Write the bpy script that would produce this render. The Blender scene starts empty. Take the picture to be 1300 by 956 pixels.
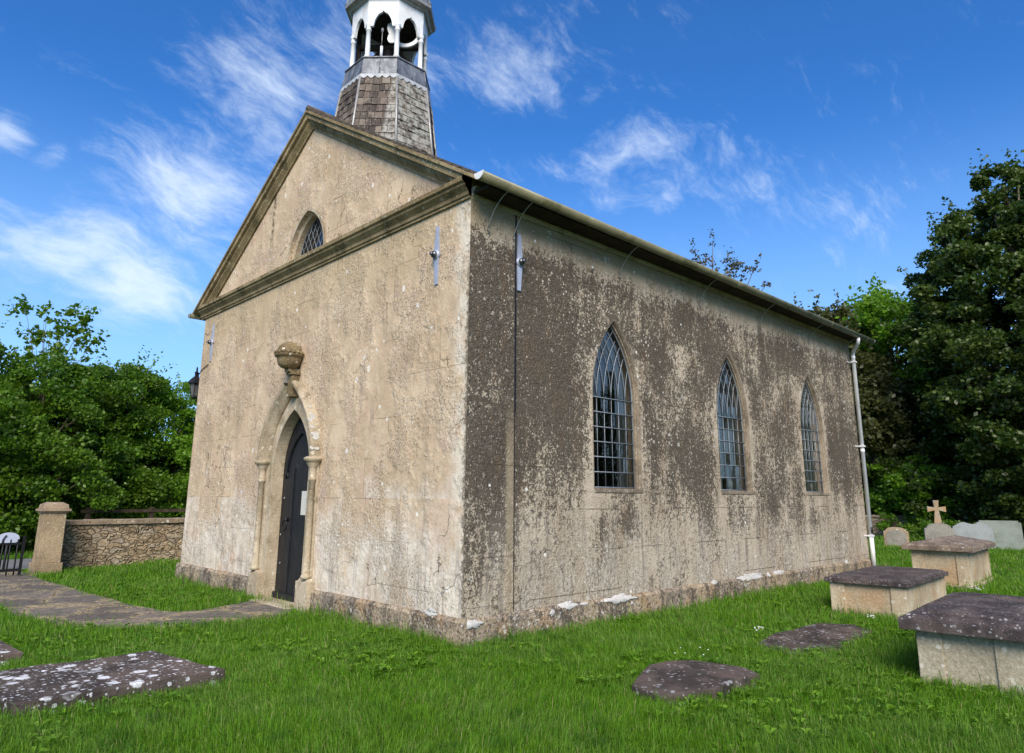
import bpy, bmesh, math, random
import numpy as np
from mathutils import Vector, Matrix
R = math.radians
random.seed(7); rng = np.random.default_rng(7)
sc = bpy.context.scene
COL = sc.collection

# ------------------------------------------------------------------ helpers
def tag(o, label=None, cat=None, group=None, kind=None):
    if label: o['label'] = label
    if cat: o['category'] = cat
    if group: o['group'] = group
    if kind: o['kind'] = kind
    return o

def empty(name, loc=(0, 0, 0), rz=0, label=None, cat=None, group=None):
    o = bpy.data.objects.new(name, None); COL.objects.link(o)
    o.location = loc; o.rotation_euler = (0, 0, rz); o.empty_display_size = .2
    return tag(o, label, cat, group)

def link_mesh(name, me, mat, parent=None):
    if mat is not None: me.materials.append(mat)
    o = bpy.data.objects.new(name, me); COL.objects.link(o)
    if parent is not None: o.parent = parent
    return o

def mesh_np(name, V, F, mat, parent=None, smooth=False):
    """V (n,3), F (m,k) arrays -> object"""
    V = np.ascontiguousarray(V, dtype=np.float32); F = np.ascontiguousarray(F, dtype=np.int32)
    me = bpy.data.meshes.new(name); m, k = F.shape
    me.vertices.add(len(V)); me.vertices.foreach_set('co', V.ravel())
    me.loops.add(m*k); me.loops.foreach_set('vertex_index', F.ravel())
    me.polygons.add(m); me.polygons.foreach_set('loop_start', np.arange(0, m*k, k, dtype=np.int32))
    me.polygons.foreach_set('use_smooth', np.full(m, smooth))
    me.update(calc_edges=True)
    return link_mesh(name, me, mat, parent)

class MB:
    """collects simple solids into ONE mesh"""
    def __init__(s): s.v = []; s.f = []; s.sm = []
    def add(s, vs, fs, smooth=False):
        b = len(s.v); s.v += [tuple(v) for v in vs]
        s.f += [tuple(i+b for i in f) for f in fs]; s.sm += [smooth]*len(fs); return s
    def box(s, a, b, M=None, tap=None):
        x0, y0, z0 = a; x1, y1, z1 = b
        t = tap or 0
        vs = [(x0, y0, z0), (x1, y0, z0), (x1, y1, z0), (x0, y1, z0),
              (x0+t, y0+t, z1), (x1-t, y0+t, z1), (x1-t, y1-t, z1), (x0+t, y1-t, z1)]
        if M is not None: vs = [M @ Vector(v) for v in vs]
        return s.add(vs, [(3, 2, 1, 0), (4, 5, 6, 7), (0, 1, 5, 4), (1, 2, 6, 5), (2, 3, 7, 6), (3, 0, 4, 7)])
    def prism(s, poly, ext, M=None):
        """poly: list of 3d points (planar), ext: extrusion vector"""
        e = Vector(ext); n = len(poly)
        vs = [Vector(p) for p in poly]; vs = vs+[v+e for v in vs]
        if M is not None: vs = [M @ v for v in vs]
        return s.add(vs, [tuple(range(n))[::-1], tuple(range(n, 2*n))]+[(i, (i+1) % n, n+(i+1) % n, n+i) for i in range(n)])
    def tube(s, pts, r, n=8, cap=True):
        pts = [Vector(p) for p in pts]; rs = r if isinstance(r, (list, tuple)) else [r]*len(pts)
        vs = []; up = Vector((0, 0, 1)); prev = None
        for i, p in enumerate(pts):
            d = (pts[min(i+1, len(pts)-1)]-pts[max(i-1, 0)]).normalized()
            if prev is None:
                a = d.cross(up) if abs(d.z) < .95 else d.cross(Vector((1, 0, 0)))
            else: a = prev - d*prev.dot(d)
            a.normalize(); prev = a; b = d.cross(a)
            for k in range(n):
                t = 2*math.pi*k/n; vs.append(p+(a*math.cos(t)+b*math.sin(t))*rs[i])
        fs = [(i*n+k, i*n+(k+1) % n, (i+1)*n+(k+1) % n, (i+1)*n+k) for i in range(len(pts)-1) for k in range(n)]
        if cap: fs += [tuple(range(n))[::-1], tuple((len(pts)-1)*n+k for k in range(n))]
        return s.add(vs, fs, True)
    def lathe(s, prof, c=(0, 0, 0), n=16, a0=0, smooth=True):
        vs = []; cx, cy, cz = c
        for r, z in prof:
            for k in range(n):
                t = a0+2*math.pi*k/n; vs.append((cx+r*math.cos(t), cy+r*math.sin(t), cz+z))
        fs = [(i*n+k, i*n+(k+1) % n, (i+1)*n+(k+1) % n, (i+1)*n+k) for i in range(len(prof)-1) for k in range(n)]
        fs += [tuple(range(n))[::-1], tuple((len(prof)-1)*n+k for k in range(n))]
        return s.add(vs, fs, smooth)
    def build(s, name, mat, parent=None, bevel=0, loc=None):
        me = bpy.data.meshes.new(name)
        me.from_pydata([tuple(v) for v in s.v], [], s.f)
        me.polygons.foreach_set('use_smooth', s.sm); me.update()
        bm = bmesh.new(); bm.from_mesh(me); bmesh.ops.recalc_face_normals(bm, faces=bm.faces)
        if bevel:
            es = [e for e in bm.edges if len(e.link_faces) == 2 and e.calc_face_angle(0) > .6]
            bmesh.ops.bevel(bm, geom=es, offset=bevel, segments=2, affect='EDGES', profile=.6)
        bm.to_mesh(me); bm.free()
        o = link_mesh(name, me, mat, parent)
        if loc is not None: o.location = loc
        return o

def roughen(o, amp, scale=3.0, sub=0.12, seed=0):
    """subdivide long edges and displace with noise: worn stone"""
    from mathutils import noise
    me = o.data; bm = bmesh.new(); bm.from_mesh(me)
    for _ in range(6):
        es = [e for e in bm.edges if e.calc_length() > sub]
        if not es: break
        bmesh.ops.subdivide_edges(bm, edges=es, cuts=1, use_grid_fill=True)
    bmesh.ops.triangulate(bm, faces=[f for f in bm.faces if len(f.verts) > 4])
    for v in bm.verts:
        d = noise.noise_vector(v.co*scale+Vector((seed, 0, 0)))+.5*noise.noise_vector(v.co*scale*3.1+Vector((0, seed, 0)))
        v.co += d*amp
    bm.to_mesh(me); bm.free()

# pointed (two-centred) arch profile: list of (u, z) from bottom-left, over the apex, to bottom-right
def arch_pts(c, hw, z0, zs, rise, n=10):
    Rr = (rise*rise+hw*hw)/(2*hw)
    am = math.asin(min(1, rise/Rr)); left = []
    for i in range(n+1):
        a = am*i/n; left.append((c-hw+Rr-Rr*math.cos(a), zs+Rr*math.sin(a)))
    left[-1] = (c, zs+rise)
    right = [(2*c-u, z) for u, z in left[-2::-1]]
    return ([(c-hw, z0)] if zs > z0 else [])+left+right+([(c+hw, z0)] if zs > z0 else [])
def arch_top(u, c, hw, zs, rise):
    Rr = (rise*rise+hw*hw)/(2*hw); du = abs(u-c)
    if du >= hw: return zs
    x = Rr-(hw-du); return zs+math.sqrt(max(0, Rr*Rr-x*x))

# ------------------------------------------------------------------ node helper
class N:
    def __init__(s, name, world=False):
        if world: s.nt = name.node_tree
        else:
            s.mat = bpy.data.materials.new(name); s.mat.use_nodes = True; s.nt = s.mat.node_tree
        s.nt.nodes.clear(); s.n = s.nt.nodes
    def new(s, t, **k):
        n = s.n.new(t)
        for a, b in k.items(): setattr(n, a, b)
        return n
    def put(s, sock, v):
        if v is None: return
        if isinstance(v, bpy.types.NodeSocket): s.nt.links.new(v, sock)
        else:
            if sock.type == 'RGBA' and not hasattr(v, '__len__'): v = (v, v, v, 1)
            if sock.type == 'RGBA' and len(v) == 3: v = (*v, 1)
            if sock.type == 'VECTOR' and not hasattr(v, '__len__'): v = (v, v, v)
            sock.default_value = v
    def co(s, kind='Object'): return s.new('ShaderNodeTexCoord').outputs[kind]
    def math(s, op, a, b=None, c=None, clamp=False):
        n = s.new('ShaderNodeMath', operation=op, use_clamp=clamp)
        s.put(n.inputs[0], a); s.put(n.inputs[1], b); s.put(n.inputs[2], c); return n.outputs[0]
    def vmath(s, op, a, b=None, sc=None):
        n = s.new('ShaderNodeVectorMath', operation=op)
        s.put(n.inputs[0], a); s.put(n.inputs[1], b)
        if sc is not None: s.put(n.inputs['Scale'], sc)
        return n.outputs['Value'] if op in ('DOT_PRODUCT', 'LENGTH', 'DISTANCE') else n.outputs[0]
    def sep(s, v):
        n = s.new('ShaderNodeSeparateXYZ'); s.put(n.inputs[0], v); return n.outputs
    def comb(s, x, y, z):
        n = s.new('ShaderNodeCombineXYZ')
        for i, v in enumerate((x, y, z)): s.put(n.inputs[i], v)
        return n.outputs[0]
    def map(s, v, scale=(1, 1, 1), loc=(0, 0, 0), rot=(0, 0, 0)):
        n = s.new('ShaderNodeMapping'); s.put(n.inputs['Vector'], v)
        n.inputs['Scale'].default_value = scale; n.inputs['Location'].default_value = loc
        n.inputs['Rotation'].default_value = rot; return n.outputs[0]
    def noise(s, v, scale=5, detail=4, rough=.55, dist=0, w=None):
        n = s.new('ShaderNodeTexNoise'); s.put(n.inputs['Vector'], v)
        n.inputs['Scale'].default_value = scale; n.inputs['Detail'].default_value = detail
        n.inputs['Roughness'].default_value = rough; n.inputs['Distortion'].default_value = dist
        return n.outputs['Fac']
    def vor(s, v, scale=5, feature='F1', rnd=1, out='Distance'):
        n = s.new('ShaderNodeTexVoronoi', feature=feature); s.put(n.inputs['Vector'], v)
        n.inputs['Scale'].default_value = scale; n.inputs['Randomness'].default_value = rnd
        return n.outputs[out]
    def ss(s, v, a, b):
        """smoothstep map a..b -> 0..1 (a may exceed b)"""
        n = s.new('ShaderNodeMapRange', interpolation_type='SMOOTHSTEP'); s.put(n.inputs['Value'], v)
        if a > b:
            n.inputs['From Min'].default_value = b; n.inputs['From Max'].default_value = a
            n.inputs['To Min'].default_value = 1; n.inputs['To Max'].default_value = 0
        else:
            n.inputs['From Min'].default_value = a; n.inputs['From Max'].default_value = b
        return n.outputs[0]
    def mix(s, f, a, b, mode='MIX'):
        n = s.new('ShaderNodeMix', data_type='RGBA', blend_type=mode)
        s.put(n.inputs[0], f); s.put(n.inputs[6], a); s.put(n.inputs[7], b); return n.outputs[2]
    def ramp(s, f, *stops):
        n = s.new('ShaderNodeValToRGB'); s.put(n.inputs[0], f); e = n.color_ramp.elements
        while len(e) < len(stops): e.new(.5)
        for i, (p, c) in enumerate(stops):
            e[i].position = p; e[i].color = (*c, 1) if hasattr(c, '__len__') else (c, c, c, 1)
        return n.outputs[0]
    def bump(s, h, strength=.5, dist=.02, normal=None):
        n = s.new('ShaderNodeBump'); n.inputs['Strength'].default_value = strength
        n.inputs['Distance'].default_value = dist; s.put(n.inputs['Height'], h)
        if normal is not None: s.put(n.inputs['Normal'], normal)
        return n.outputs[0]
    def out(s, color, rough=.85, normal=None, metal=0, spec=.3, **k):
        b = s.new('ShaderNodeBsdfPrincipled')
        s.put(b.inputs['Base Color'], color); s.put(b.inputs['Roughness'], rough)
        b.inputs['Metallic'].default_value = metal; b.inputs['Specular IOR Level'].default_value = spec
        if normal is not None: s.put(b.inputs['Normal'], normal)
        for a, v in k.items(): s.put(b.inputs[a], v)
        o = s.new('ShaderNodeOutputMaterial'); s.nt.links.new(b.outputs[0], o.inputs[0]); return s.mat

def lichen(m, co, scale, size=.28, keep=.6, seed=0, warp=.12):
    """small round patches; a random share of voronoi cells carries one of random size"""
    wn = m.new('ShaderNodeTexNoise'); m.put(wn.inputs['Vector'], co); wn.inputs['Scale'].default_value = scale*2.2
    c2 = m.vmath('ADD', m.vmath('ADD', co, (seed, seed*1.7, seed*.3)), m.vmath('SCALE', wn.outputs['Color'], sc=warp/scale*2))
    n = m.new('ShaderNodeTexVoronoi', feature='F1'); m.put(n.inputs['Vector'], c2); n.inputs['Scale'].default_value = scale
    r = m.sep(n.outputs['Color'])
    rad = m.math('MULTIPLY', m.math('MULTIPLY_ADD', r[1], .8, .35), size)
    inside = m.math('DIVIDE', n.outputs['Distance'], rad)
    k = m.math('GREATER_THAN', r[0], keep)
    return m.math('MULTIPLY', m.ss(inside, 1.0, .75), k), m.math('MULTIPLY', m.math('MULTIPLY', m.ss(inside, 1.0, .8), m.ss(inside, .35, .7)), k)

# ------------------------------------------------------------------ materials
def cracks(m, co, scale, wid, keep):
    """sparse hairline cracks: warped cell borders, kept only in patches"""
    wn = m.new('ShaderNodeTexNoise'); m.put(wn.inputs['Vector'], co); wn.inputs['Scale'].default_value = 3; wn.inputs['Detail'].default_value = 5
    c2 = m.vmath('ADD', co, m.vmath('SCALE', wn.outputs['Color'], sc=.55))
    e = m.new('ShaderNodeTexVoronoi', feature='DISTANCE_TO_EDGE'); m.put(e.inputs['Vector'], c2); e.inputs['Scale'].default_value = scale
    return m.math('MULTIPLY', m.ss(e.outputs[0], wid, .0), m.ss(m.noise(m.vmath('ADD', co, (5, 5, 5)), .9, 2), keep, keep+.06))

def mat_front():
    m = N('ashlar_front'); co = m.co(); x, y, z = m.sep(co)[:3]
    big = m.noise(co, 1.0, 4, .62); bl = m.noise(m.vmath('ADD', co, (4, 1, 8)), 3.2, 5, .7); bl2 = m.noise(m.vmath('ADD', co, (9, 5, 2)), 7.5, 5, .72)
    streak = m.noise(m.map(co, (2.6, 2.6, .4)), 2.2, 5, .62, .4)
    c = m.mix(m.ss(big, .36, .62), (.61, .475, .325), (.51, .385, .255))
    c = m.mix(m.math('MULTIPLY', m.ss(bl, .47, .64), .42), c, (.42, .31, .205))
    c = m.mix(m.math('MULTIPLY', m.ss(bl, .46, .34), .3), c, (.68, .57, .43))
    c = m.mix(m.math('MULTIPLY', m.ss(m.noise(m.vmath('ADD', co, (5, 2, 3)), 1.5, 4, .6), .5, .64), .45), c, (.55, .39, .30))
    c = m.mix(m.math('MULTIPLY', m.ss(bl2, .52, .66), .32), c, (.35, .275, .195))
    c = m.mix(m.math('MULTIPLY', m.ss(bl2, .44, .34), .28), c, (.72, .64, .51))
    c = m.mix(m.math('MULTIPLY', m.ss(streak, .5, .68), .28), c, (.35, .27, .18))
    br = m.new('ShaderNodeTexBrick'); m.put(br.inputs['Vector'], m.comb(y, z, 0))
    br.inputs['Scale'].default_value = 1; br.inputs['Brick Width'].default_value = 1.05; br.inputs['Row Height'].default_value = .52
    br.inputs['Mortar Size'].default_value = .005; br.inputs['Mortar Smooth'].default_value = .3
    br.inputs['Color1'].default_value = (.35, .35, .35, 1); br.inputs['Color2'].default_value = (.65, .65, .65, 1); br.inputs['Mortar'].default_value = (.5, .5, .5, 1)
    c = m.mix(.3, c, br.outputs[0], 'SOFT_LIGHT')
    jn = m.math('MULTIPLY', br.outputs['Fac'], m.ss(m.noise(co, 1.1, 2), .5, .62))
    blkr = m.math('MULTIPLY', m.math('SUBTRACT', m.sep(br.outputs[0])[0], .5), 2.2)
    # pale limewashed remains on the lowest courses
    lowm = m.math('MULTIPLY', m.ss(m.math('ADD', m.math('ADD', z, blkr), m.math('MULTIPLY', bl, 1.3)), 2.35, 1.7), m.ss(m.noise(m.map(co, (1, 1.3, .8)), 1.7, 5, .65), .30, .52))
    c = m.mix(m.math('MULTIPLY', lowm, .6), c, m.mix(m.ss(bl2, .4, .6), (.80, .76, .69), (.60, .54, .46)))
    # ochre band under the cornice
    c = m.mix(m.math('MULTIPLY', m.ss(m.math('ADD', z, m.math('MULTIPLY', streak, .7)), 4.6, 5.3), m.math('MULTIPLY', m.ss(z, 5.4, 5.3), .6)), c, (.46, .36, .22))
    # pale strip beside the quoin, with a frayed dark corner
    cs = m.math('MULTIPLY', m.ss(m.math('ADD', y, m.math('MULTIPLY', m.noise(co, 3, 5, .7), .4)), .56, .30), m.ss(m.noise(m.map(co, (1, 1, .6)), 3, 5, .7), .36, .56))
    c = m.mix(m.math('MULTIPLY', cs, .8), c, (.72, .66, .55))
    cd = m.ss(m.math('ADD', y, m.math('MULTIPLY', m.math('SUBTRACT', m.noise(co, 9, 5, .8), .5), .35)), .055, .0)
    c = m.mix(m.math('MULTIPLY', cd, m.math('MULTIPLY', m.ss(z, 4.6, 4.0), .8)), c, (.10, .08, .06))
    # damp grey runs
    gs = m.math('MULTIPLY', m.ss(m.noise(m.map(co, (2, 2, .5), (3, 3, 3)), 1.7, 5, .65), .52, .7), m.ss(z, 5.4, 4.2))
    c = m.mix(m.math('MULTIPLY', gs, .5), c, (.29, .235, .18))
    rs = m.math('MULTIPLY', m.math('MULTIPLY', m.ss(m.noise(m.map(co, (9, 9, .5)), 1.6, 5, .7), .53, .64), m.ss(z, 1.5, .6)), .6)
    c = m.mix(rs, c, (.30, .27, .25))
    # speckle
    fine = m.noise(co, 40, 3, .78); mid = m.noise(co, 14, 4, .72); f2 = m.noise(m.vmath('ADD', co, (7, 3, 1)), 21, 3, .8)
    den = m.math('ADD', m.math('MULTIPLY', m.ss(m.noise(co, 1.3, 4, .65), .42, .58), .85), .15)
    c = m.mix(m.math('MULTIPLY', m.ss(fine, .54, .62), m.math('MULTIPLY', den, .8)), c, (.15, .115, .08))
    c = m.mix(m.math('MULTIPLY', m.ss(f2, .57, .65), m.math('MULTIPLY', den, .85)), c, (.17, .13, .095))
    c = m.mix(m.math('MULTIPLY', m.ss(fine, .43, .36), m.math('MULTIPLY', den, .7)), c, (.78, .72, .62))
    c = m.mix(m.math('MULTIPLY', m.ss(f2, .40, .33), m.math('MULTIPLY', den, .7)), c, (.80, .75, .66))
    l1, _ = lichen(m, co, 17, .33, .80, 0); l2, r2 = lichen(m, co, 5, .14, .75, 4); l3, _ = lichen(m, co, 34, .36, .72, 9); _, r4 = lichen(m, co, 6.5, .3, .86, 19, .2)
    dens = m.ss(m.noise(co, 1.6, 3), .42, .62)
    c = m.mix(m.math('MULTIPLY', m.math('MULTIPLY', l1, dens), .55), c, (.76, .73, .66))
    c = m.mix(m.math('MULTIPLY', m.math('MULTIPLY', l3, dens), .5), c, (.78, .75, .68))
    c = m.mix(m.math('MULTIPLY', l2, .75), c, (.80, .79, .74)); c = m.mix(m.math('MULTIPLY', r4, .75), c, (.80, .79, .74))
    st = m.math('MULTIPLY', m.ss(m.math('ABSOLUTE', m.math('SUBTRACT', m.math('ADD', y, m.math('MULTIPLY', m.noise(co, 3, 4), .25)), 5.74)), .11, .0), m.math('MULTIPLY', m.ss(z, 5.5, 6.4), m.ss(z, 7.3, 7.0)))
    c = m.mix(m.math('MULTIPLY', st, m.ss(mid, .35, .6)), c, (.09, .07, .045))
    ck = cracks(m, co, .9, .006, .52)
    c = m.mix(m.math('MULTIPLY', jn, .55), c, (.17, .13, .09)); c = m.mix(m.math('MULTIPLY', ck, .8), c, (.12, .09, .065))
    h = m.math('ADD', m.math('MULTIPLY', m.math('MULTIPLY', fine, den), .8), m.math('MULTIPLY', m.math('MULTIPLY', mid, den), 1.0))
    h = m.math('ADD', h, m.math('MULTIPLY', bl2, .9))
    h = m.math('SUBTRACT', h, m.math('ADD', m.math('MULTIPLY', jn, .7), m.math('MULTIPLY', ck, .8)))
    return m.out(c, .95, m.bump(h, .75, .020), spec=.05)

def mat_side():
    m = N('ashlar_side_blackened'); co = m.co(); x, y, z = m.sep(co)[:3]
    big = m.noise(m.map(co, (1, 1, .5)), 1.2, 4, .6)
    c = m.mix(m.ss(big, .35, .65), (.54, .455, .345), (.38, .31, .225))
    bl = m.noise(m.map(co, (1, 1, .7), (4, 1, 8)), 3.4, 5, .7); c = m.mix(m.math('MULTIPLY', m.ss(bl, .46, .34), .5), c, (.60, .53, .42))
    br = m.new('ShaderNodeTexBrick'); m.put(br.inputs['Vector'], m.comb(m.math('ADD', x, .33), m.math('ADD', z, .12), 0))
    br.inputs['Scale'].default_value = 1; br.inputs['Brick Width'].default_value = 1.1; br.inputs['Row Height'].default_value = .52
    br.inputs['Mortar Size'].default_value = .006; br.inputs['Mortar Smooth'].default_value = .3
    br.inputs['Color1'].default_value = (.33, .33, .33, 1); br.inputs['Color2'].default_value = (.67, .67, .67, 1); br.inputs['Mortar'].default_value = (.5, .5, .5, 1)
    c = m.mix(.3, c, br.outputs[0], 'SOFT_LIGHT')
    jn = m.math('MULTIPLY', br.outputs['Fac'], m.ss(m.noise(co, 1.3, 2), .46, .6))
    fine = m.noise(co, 36, 3, .8); mid = m.noise(m.map(co, (1, 1, .9)), 11, 5, .75)
    c = m.mix(m.math('MULTIPLY', m.ss(fine, .5, .36), .5), c, (.58, .50, .40))
    f2 = m.noise(m.map(co, (1, 1, .7), (3, 1, 7)), 21, 3, .8)
    # black algae: streaky large mask x granular threshold
    str1 = m.noise(m.map(co, (1.5, 1.5, .34), (2, 0, 1)), 1.5, 6, .62, .6)
    str2 = m.noise(m.map(co, (5, 5, .5), (7, 0, 3)), 1.7, 5, .65)
    big2 = m.noise(m.map(co, (.8, .8, .8), (11, 4, 0)), 1.4, 4, .6)
    amt = m.math('ADD', m.math('ADD', m.math('MULTIPLY', str1, 1.1), m.math('MULTIPLY', str2, .25)), m.math('MULTIPLY', big2, 1.1))
    amt = m.math('SUBTRACT', amt, .685)
    # heavier on the corner pier and left of the first window, lighter near the ground and under the eaves
    amt = m.math('ADD', amt, m.math('MULTIPLY', m.ss(x, 2.2, .2), .14))
    amt = m.math('SUBTRACT', amt, m.math('MULTIPLY', m.ss(z, 2.2, .6), .44))
    amt = m.math('SUBTRACT', amt, m.math('MULTIPLY', m.ss(z, 4.55, 5.05), .55))
    amt = m.math('SUBTRACT', amt, m.math('MULTIPLY', m.ss(x, 10.4, 11.9), .12))
    for cx in (2.81, 6.10, 9.34):     # cleaner dressed margins round each window
        dx = m.math('ABSOLUTE', m.math('SUBTRACT', x, cx))
        mg = m.math('MULTIPLY', m.math('MULTIPLY', m.ss(m.math('ADD', dx, m.math('MULTIPLY', mid, .3)), .98, .68), m.ss(z, 3.9, 3.3)), m.ss(z, 1.1, 1.6))
        amt = m.math('SUBTRACT', amt, m.math('MULTIPLY', mg, .36))
        rn = m.math('MULTIPLY', m.math('MULTIPLY', m.ss(m.math('ABSOLUTE', m.math('SUBTRACT', dx, .1)), .42, .3), m.ss(z, 1.75, 1.6)), m.ss(z, .8, 1.35))
        amt = m.math('ADD', amt, m.math('MULTIPLY', rn, .22))
        gran = m.math('ADD', m.math('ADD', m.math('MULTIPLY', m.math('SUBTRACT', mid, .5), 1.8), m.math('MULTIPLY', m.math('SUBTRACT', fine, .5), 2.2)), m.math('MULTIPLY', m.math('SUBTRACT', f2, .5), 1.9))
    th = m.math('ADD', m.math('SUBTRACT', m.math('MULTIPLY', amt, 1.35), .44), gran)
    blk = m.ss(th, -.17, .20)
    c = m.mix(m.math('MULTIPLY', blk, .94), c, m.mix(m.ss(f2, .38, .6), (.028, .024, .020), (.100, .082, .063)))
    c = m.mix(m.math('MULTIPLY', m.ss(f2, .43, .34), .55), c, (.50, .44, .36)); c = m.mix(m.math('MULTIPLY', m.ss(fine, .42, .34), .4), c, (.40, .35, .29))
    # rust-brown tint patches
    c = m.mix(m.math('MULTIPLY', m.ss(m.noise(m.map(co, (2, 2, .6), (1, 9, 4)), 2.6, 5, .65), .54, .7), .22), c, (.22, .125, .06))
    # pale grey wash low down
    lw = m.math('MULTIPLY', m.ss(m.math('ADD', z, m.math('MULTIPLY', m.noise(m.map(co, (1.6, 1.6, .5)), 1.8, 5), 1.5)), 2.35, 1.1), m.ss(m.noise(m.map(co, (2, 2, .6), (4, 4, 9)), 1.6, 4), .35, .58))
    c = m.mix(m.math('MULTIPLY', lw, .6), c, m.mix(m.ss(f2, .42, .58), (.56, .51, .44), (.30, .265, .22)))
    c = m.mix(m.math('MULTIPLY', m.math('MULTIPLY', m.ss(m.noise(m.map(co, (6, 6, .6), (2, 5, 3)), 1.8, 5, .7), .50, .64), m.ss(z, 2.0, 1.2)), .6), c, (.17, .145, .12))
    c = m.mix(m.math('MULTIPLY', m.math('MULTIPLY', m.ss(m.math('ABSOLUTE', m.math('SUBTRACT', x, .68)), .10, .03), m.ss(z, 2.9, 1.9)), .6), c, (.42, .34, .23))
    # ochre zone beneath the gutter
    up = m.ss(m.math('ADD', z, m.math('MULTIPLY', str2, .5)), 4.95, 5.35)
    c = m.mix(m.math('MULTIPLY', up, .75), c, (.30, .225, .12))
    # pale lichen: crusts, rings, dots
    l1, r1 = lichen(m, co, 7.5, .26, .80, 2, .2); l2, r2 = lichen(m, co, 17, .33, .72, 5, .15); l3, r3 = lichen(m, co, 42, .36, .62, 8)
    cl = m.ss(m.noise(m.map(co, (1, 1, .6), (0, 3, 6)), 1.1, 3), .44, .6)
    cl2 = m.math('ADD', m.math('MULTIPLY', cl, .8), .2)
    c = m.mix(m.math('MULTIPLY', m.math('MULTIPLY', r1, .8), cl2), c, (.62, .60, .52))
    c = m.mix(m.math('MULTIPLY', l2, cl), c, (.58, .55, .47))
    c = m.mix(m.math('MULTIPLY', l3, m.math('MULTIPLY', cl2, .55)), c, (.50, .46, .38))
    l4, r4 = lichen(m, co, 3.1, .075, .45, 14, .05)
    c = m.mix(m.math('MULTIPLY', l4, .9), c, (.80, .79, .73))
    c = m.mix(m.math('MULTIPLY', jn, .6), c, (.10, .08, .06)); ck = cracks(m, co, .8, .006, .52); c = m.mix(m.math('MULTIPLY', ck, .8), c, (.05, .04, .03))
    h = m.math('ADD', m.math('MULTIPLY', fine, .7), m.math('MULTIPLY', mid, 1.2))
    h = m.math('SUBTRACT', h, m.math('MULTIPLY', jn, .8))
    return m.out(c, .95, m.bump(h, 1.0, .028), spec=.1)

def mat_plinth():
    m = N('plinth_stone'); co = m.co(); z = m.sep(co)[2]
    c = m.mix(m.ss(m.noise(m.map(co, (1, 1, .6)), 2.2, 4), .4, .62), (.36, .285, .20), (.23, .19, .15))
    c = m.mix(m.math('MULTIPLY', m.ss(m.noise(co, 2.6, 5, .65, .4), .52, .64), .5), c, (.34, .20, .09))
    c = m.mix(m.math('MULTIPLY', m.ss(m.noise(m.map(co, (1, 1, .5), (9, 3, 3)), 5, 5, .75), .48, .6), .85), c, (.085, .072, .06))
    l1, _ = lichen(m, co, 13, .36, .55, 1, .25); l2, _ = lichen(m, co, 34, .4, .5, 3, .2); l3, _ = lichen(m, co, 22, .36, .6, 7)
    c = m.mix(m.math('MULTIPLY', l3, .4), c, (.44, .29, .10))
    d = m.ss(m.noise(co, 1.4, 3), .42, .6)
    c = m.mix(m.math('MULTIPLY', m.math('MULTIPLY', l1, d), .7), c, (.60, .58, .53)); c = m.mix(m.math('MULTIPLY', m.math('MULTIPLY', l2, d), .75), c, (.62, .60, .55))
    f = m.noise(co, 24, 3, .8); c = m.mix(m.math('MULTIPLY', m.ss(f, .53, .6), .8), c, (.07, .058, .045)); c = m.mix(m.math('MULTIPLY', m.ss(f, .42, .36), .6), c, (.52, .44, .34))
    h = m.math('ADD', m.noise(co, 30, 3, .75), m.noise(co, 8, 4, .7))
    return m.out(c, .95, m.bump(h, .9, .02), spec=.1)

def mat_dressed(name='dressed_stone', a=(.48, .405, .295), b=(.38, .305, .21), dirt=.5, white=.5, moss=(.12, .10, .045), whitescale=12, rust=0):
    m = N(name); co = m.co()
    c = m.mix(m.ss(m.noise(co, 2.1, 4), .38, .62), a, b)
    c = m.mix(m.math('MULTIPLY', m.ss(m.noise(m.map(co, (1, 1, .6), (3, 1, 2)), 3.5, 6, .68), .5, .66), dirt), c, moss)
    if rust: c = m.mix(m.math('MULTIPLY', m.ss(m.noise(m.map(co, (1, 1, .7), (8, 1, 2)), 2.6, 5, .65), .5, .62), rust), c, (.42, .20, .06))
    f = m.noise(co, 40, 3, .75)
    c = m.mix(m.math('MULTIPLY', m.ss(f, .52, .64), .35), c, (.14, .11, .08))
    c = m.mix(m.math('MULTIPLY', m.ss(f, .46, .36), .3), c, (.66, .6, .5))
    l1, _ = lichen(m, co, whitescale, .34, .7, 3, .25)
    c = m.mix(m.math('MULTIPLY', l1, white), c, (.68, .66, .58))
    h = m.math('ADD', f, m.noise(co, 11, 4, .7))
    return m.out(c, .93, m.bump(h, .7, .012), spec=.12)

def mat_plain(name, col, rough=.6, metal=0, spec=.4, var=.25, vs=6, bump=.0, dirt=None):
    m = N(name); co = m.co(); n = m.noise(co, vs, 5, .65)
    c = m.mix(m.ss(n, .3, .7), tuple(v*(1-var) for v in col), tuple(min(1, v*(1+var)) for v in col))
    if dirt: c = m.mix(m.math('MULTIPLY', m.ss(m.noise(m.map(co, (1, 1, .4)), vs*.7, 6, .7), .5, .66), dirt[3]), c, dirt[:3])
    return m.out(c, rough, m.bump(m.noise(co, vs*6, 3), bump, .01) if bump else None, metal, spec)

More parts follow.
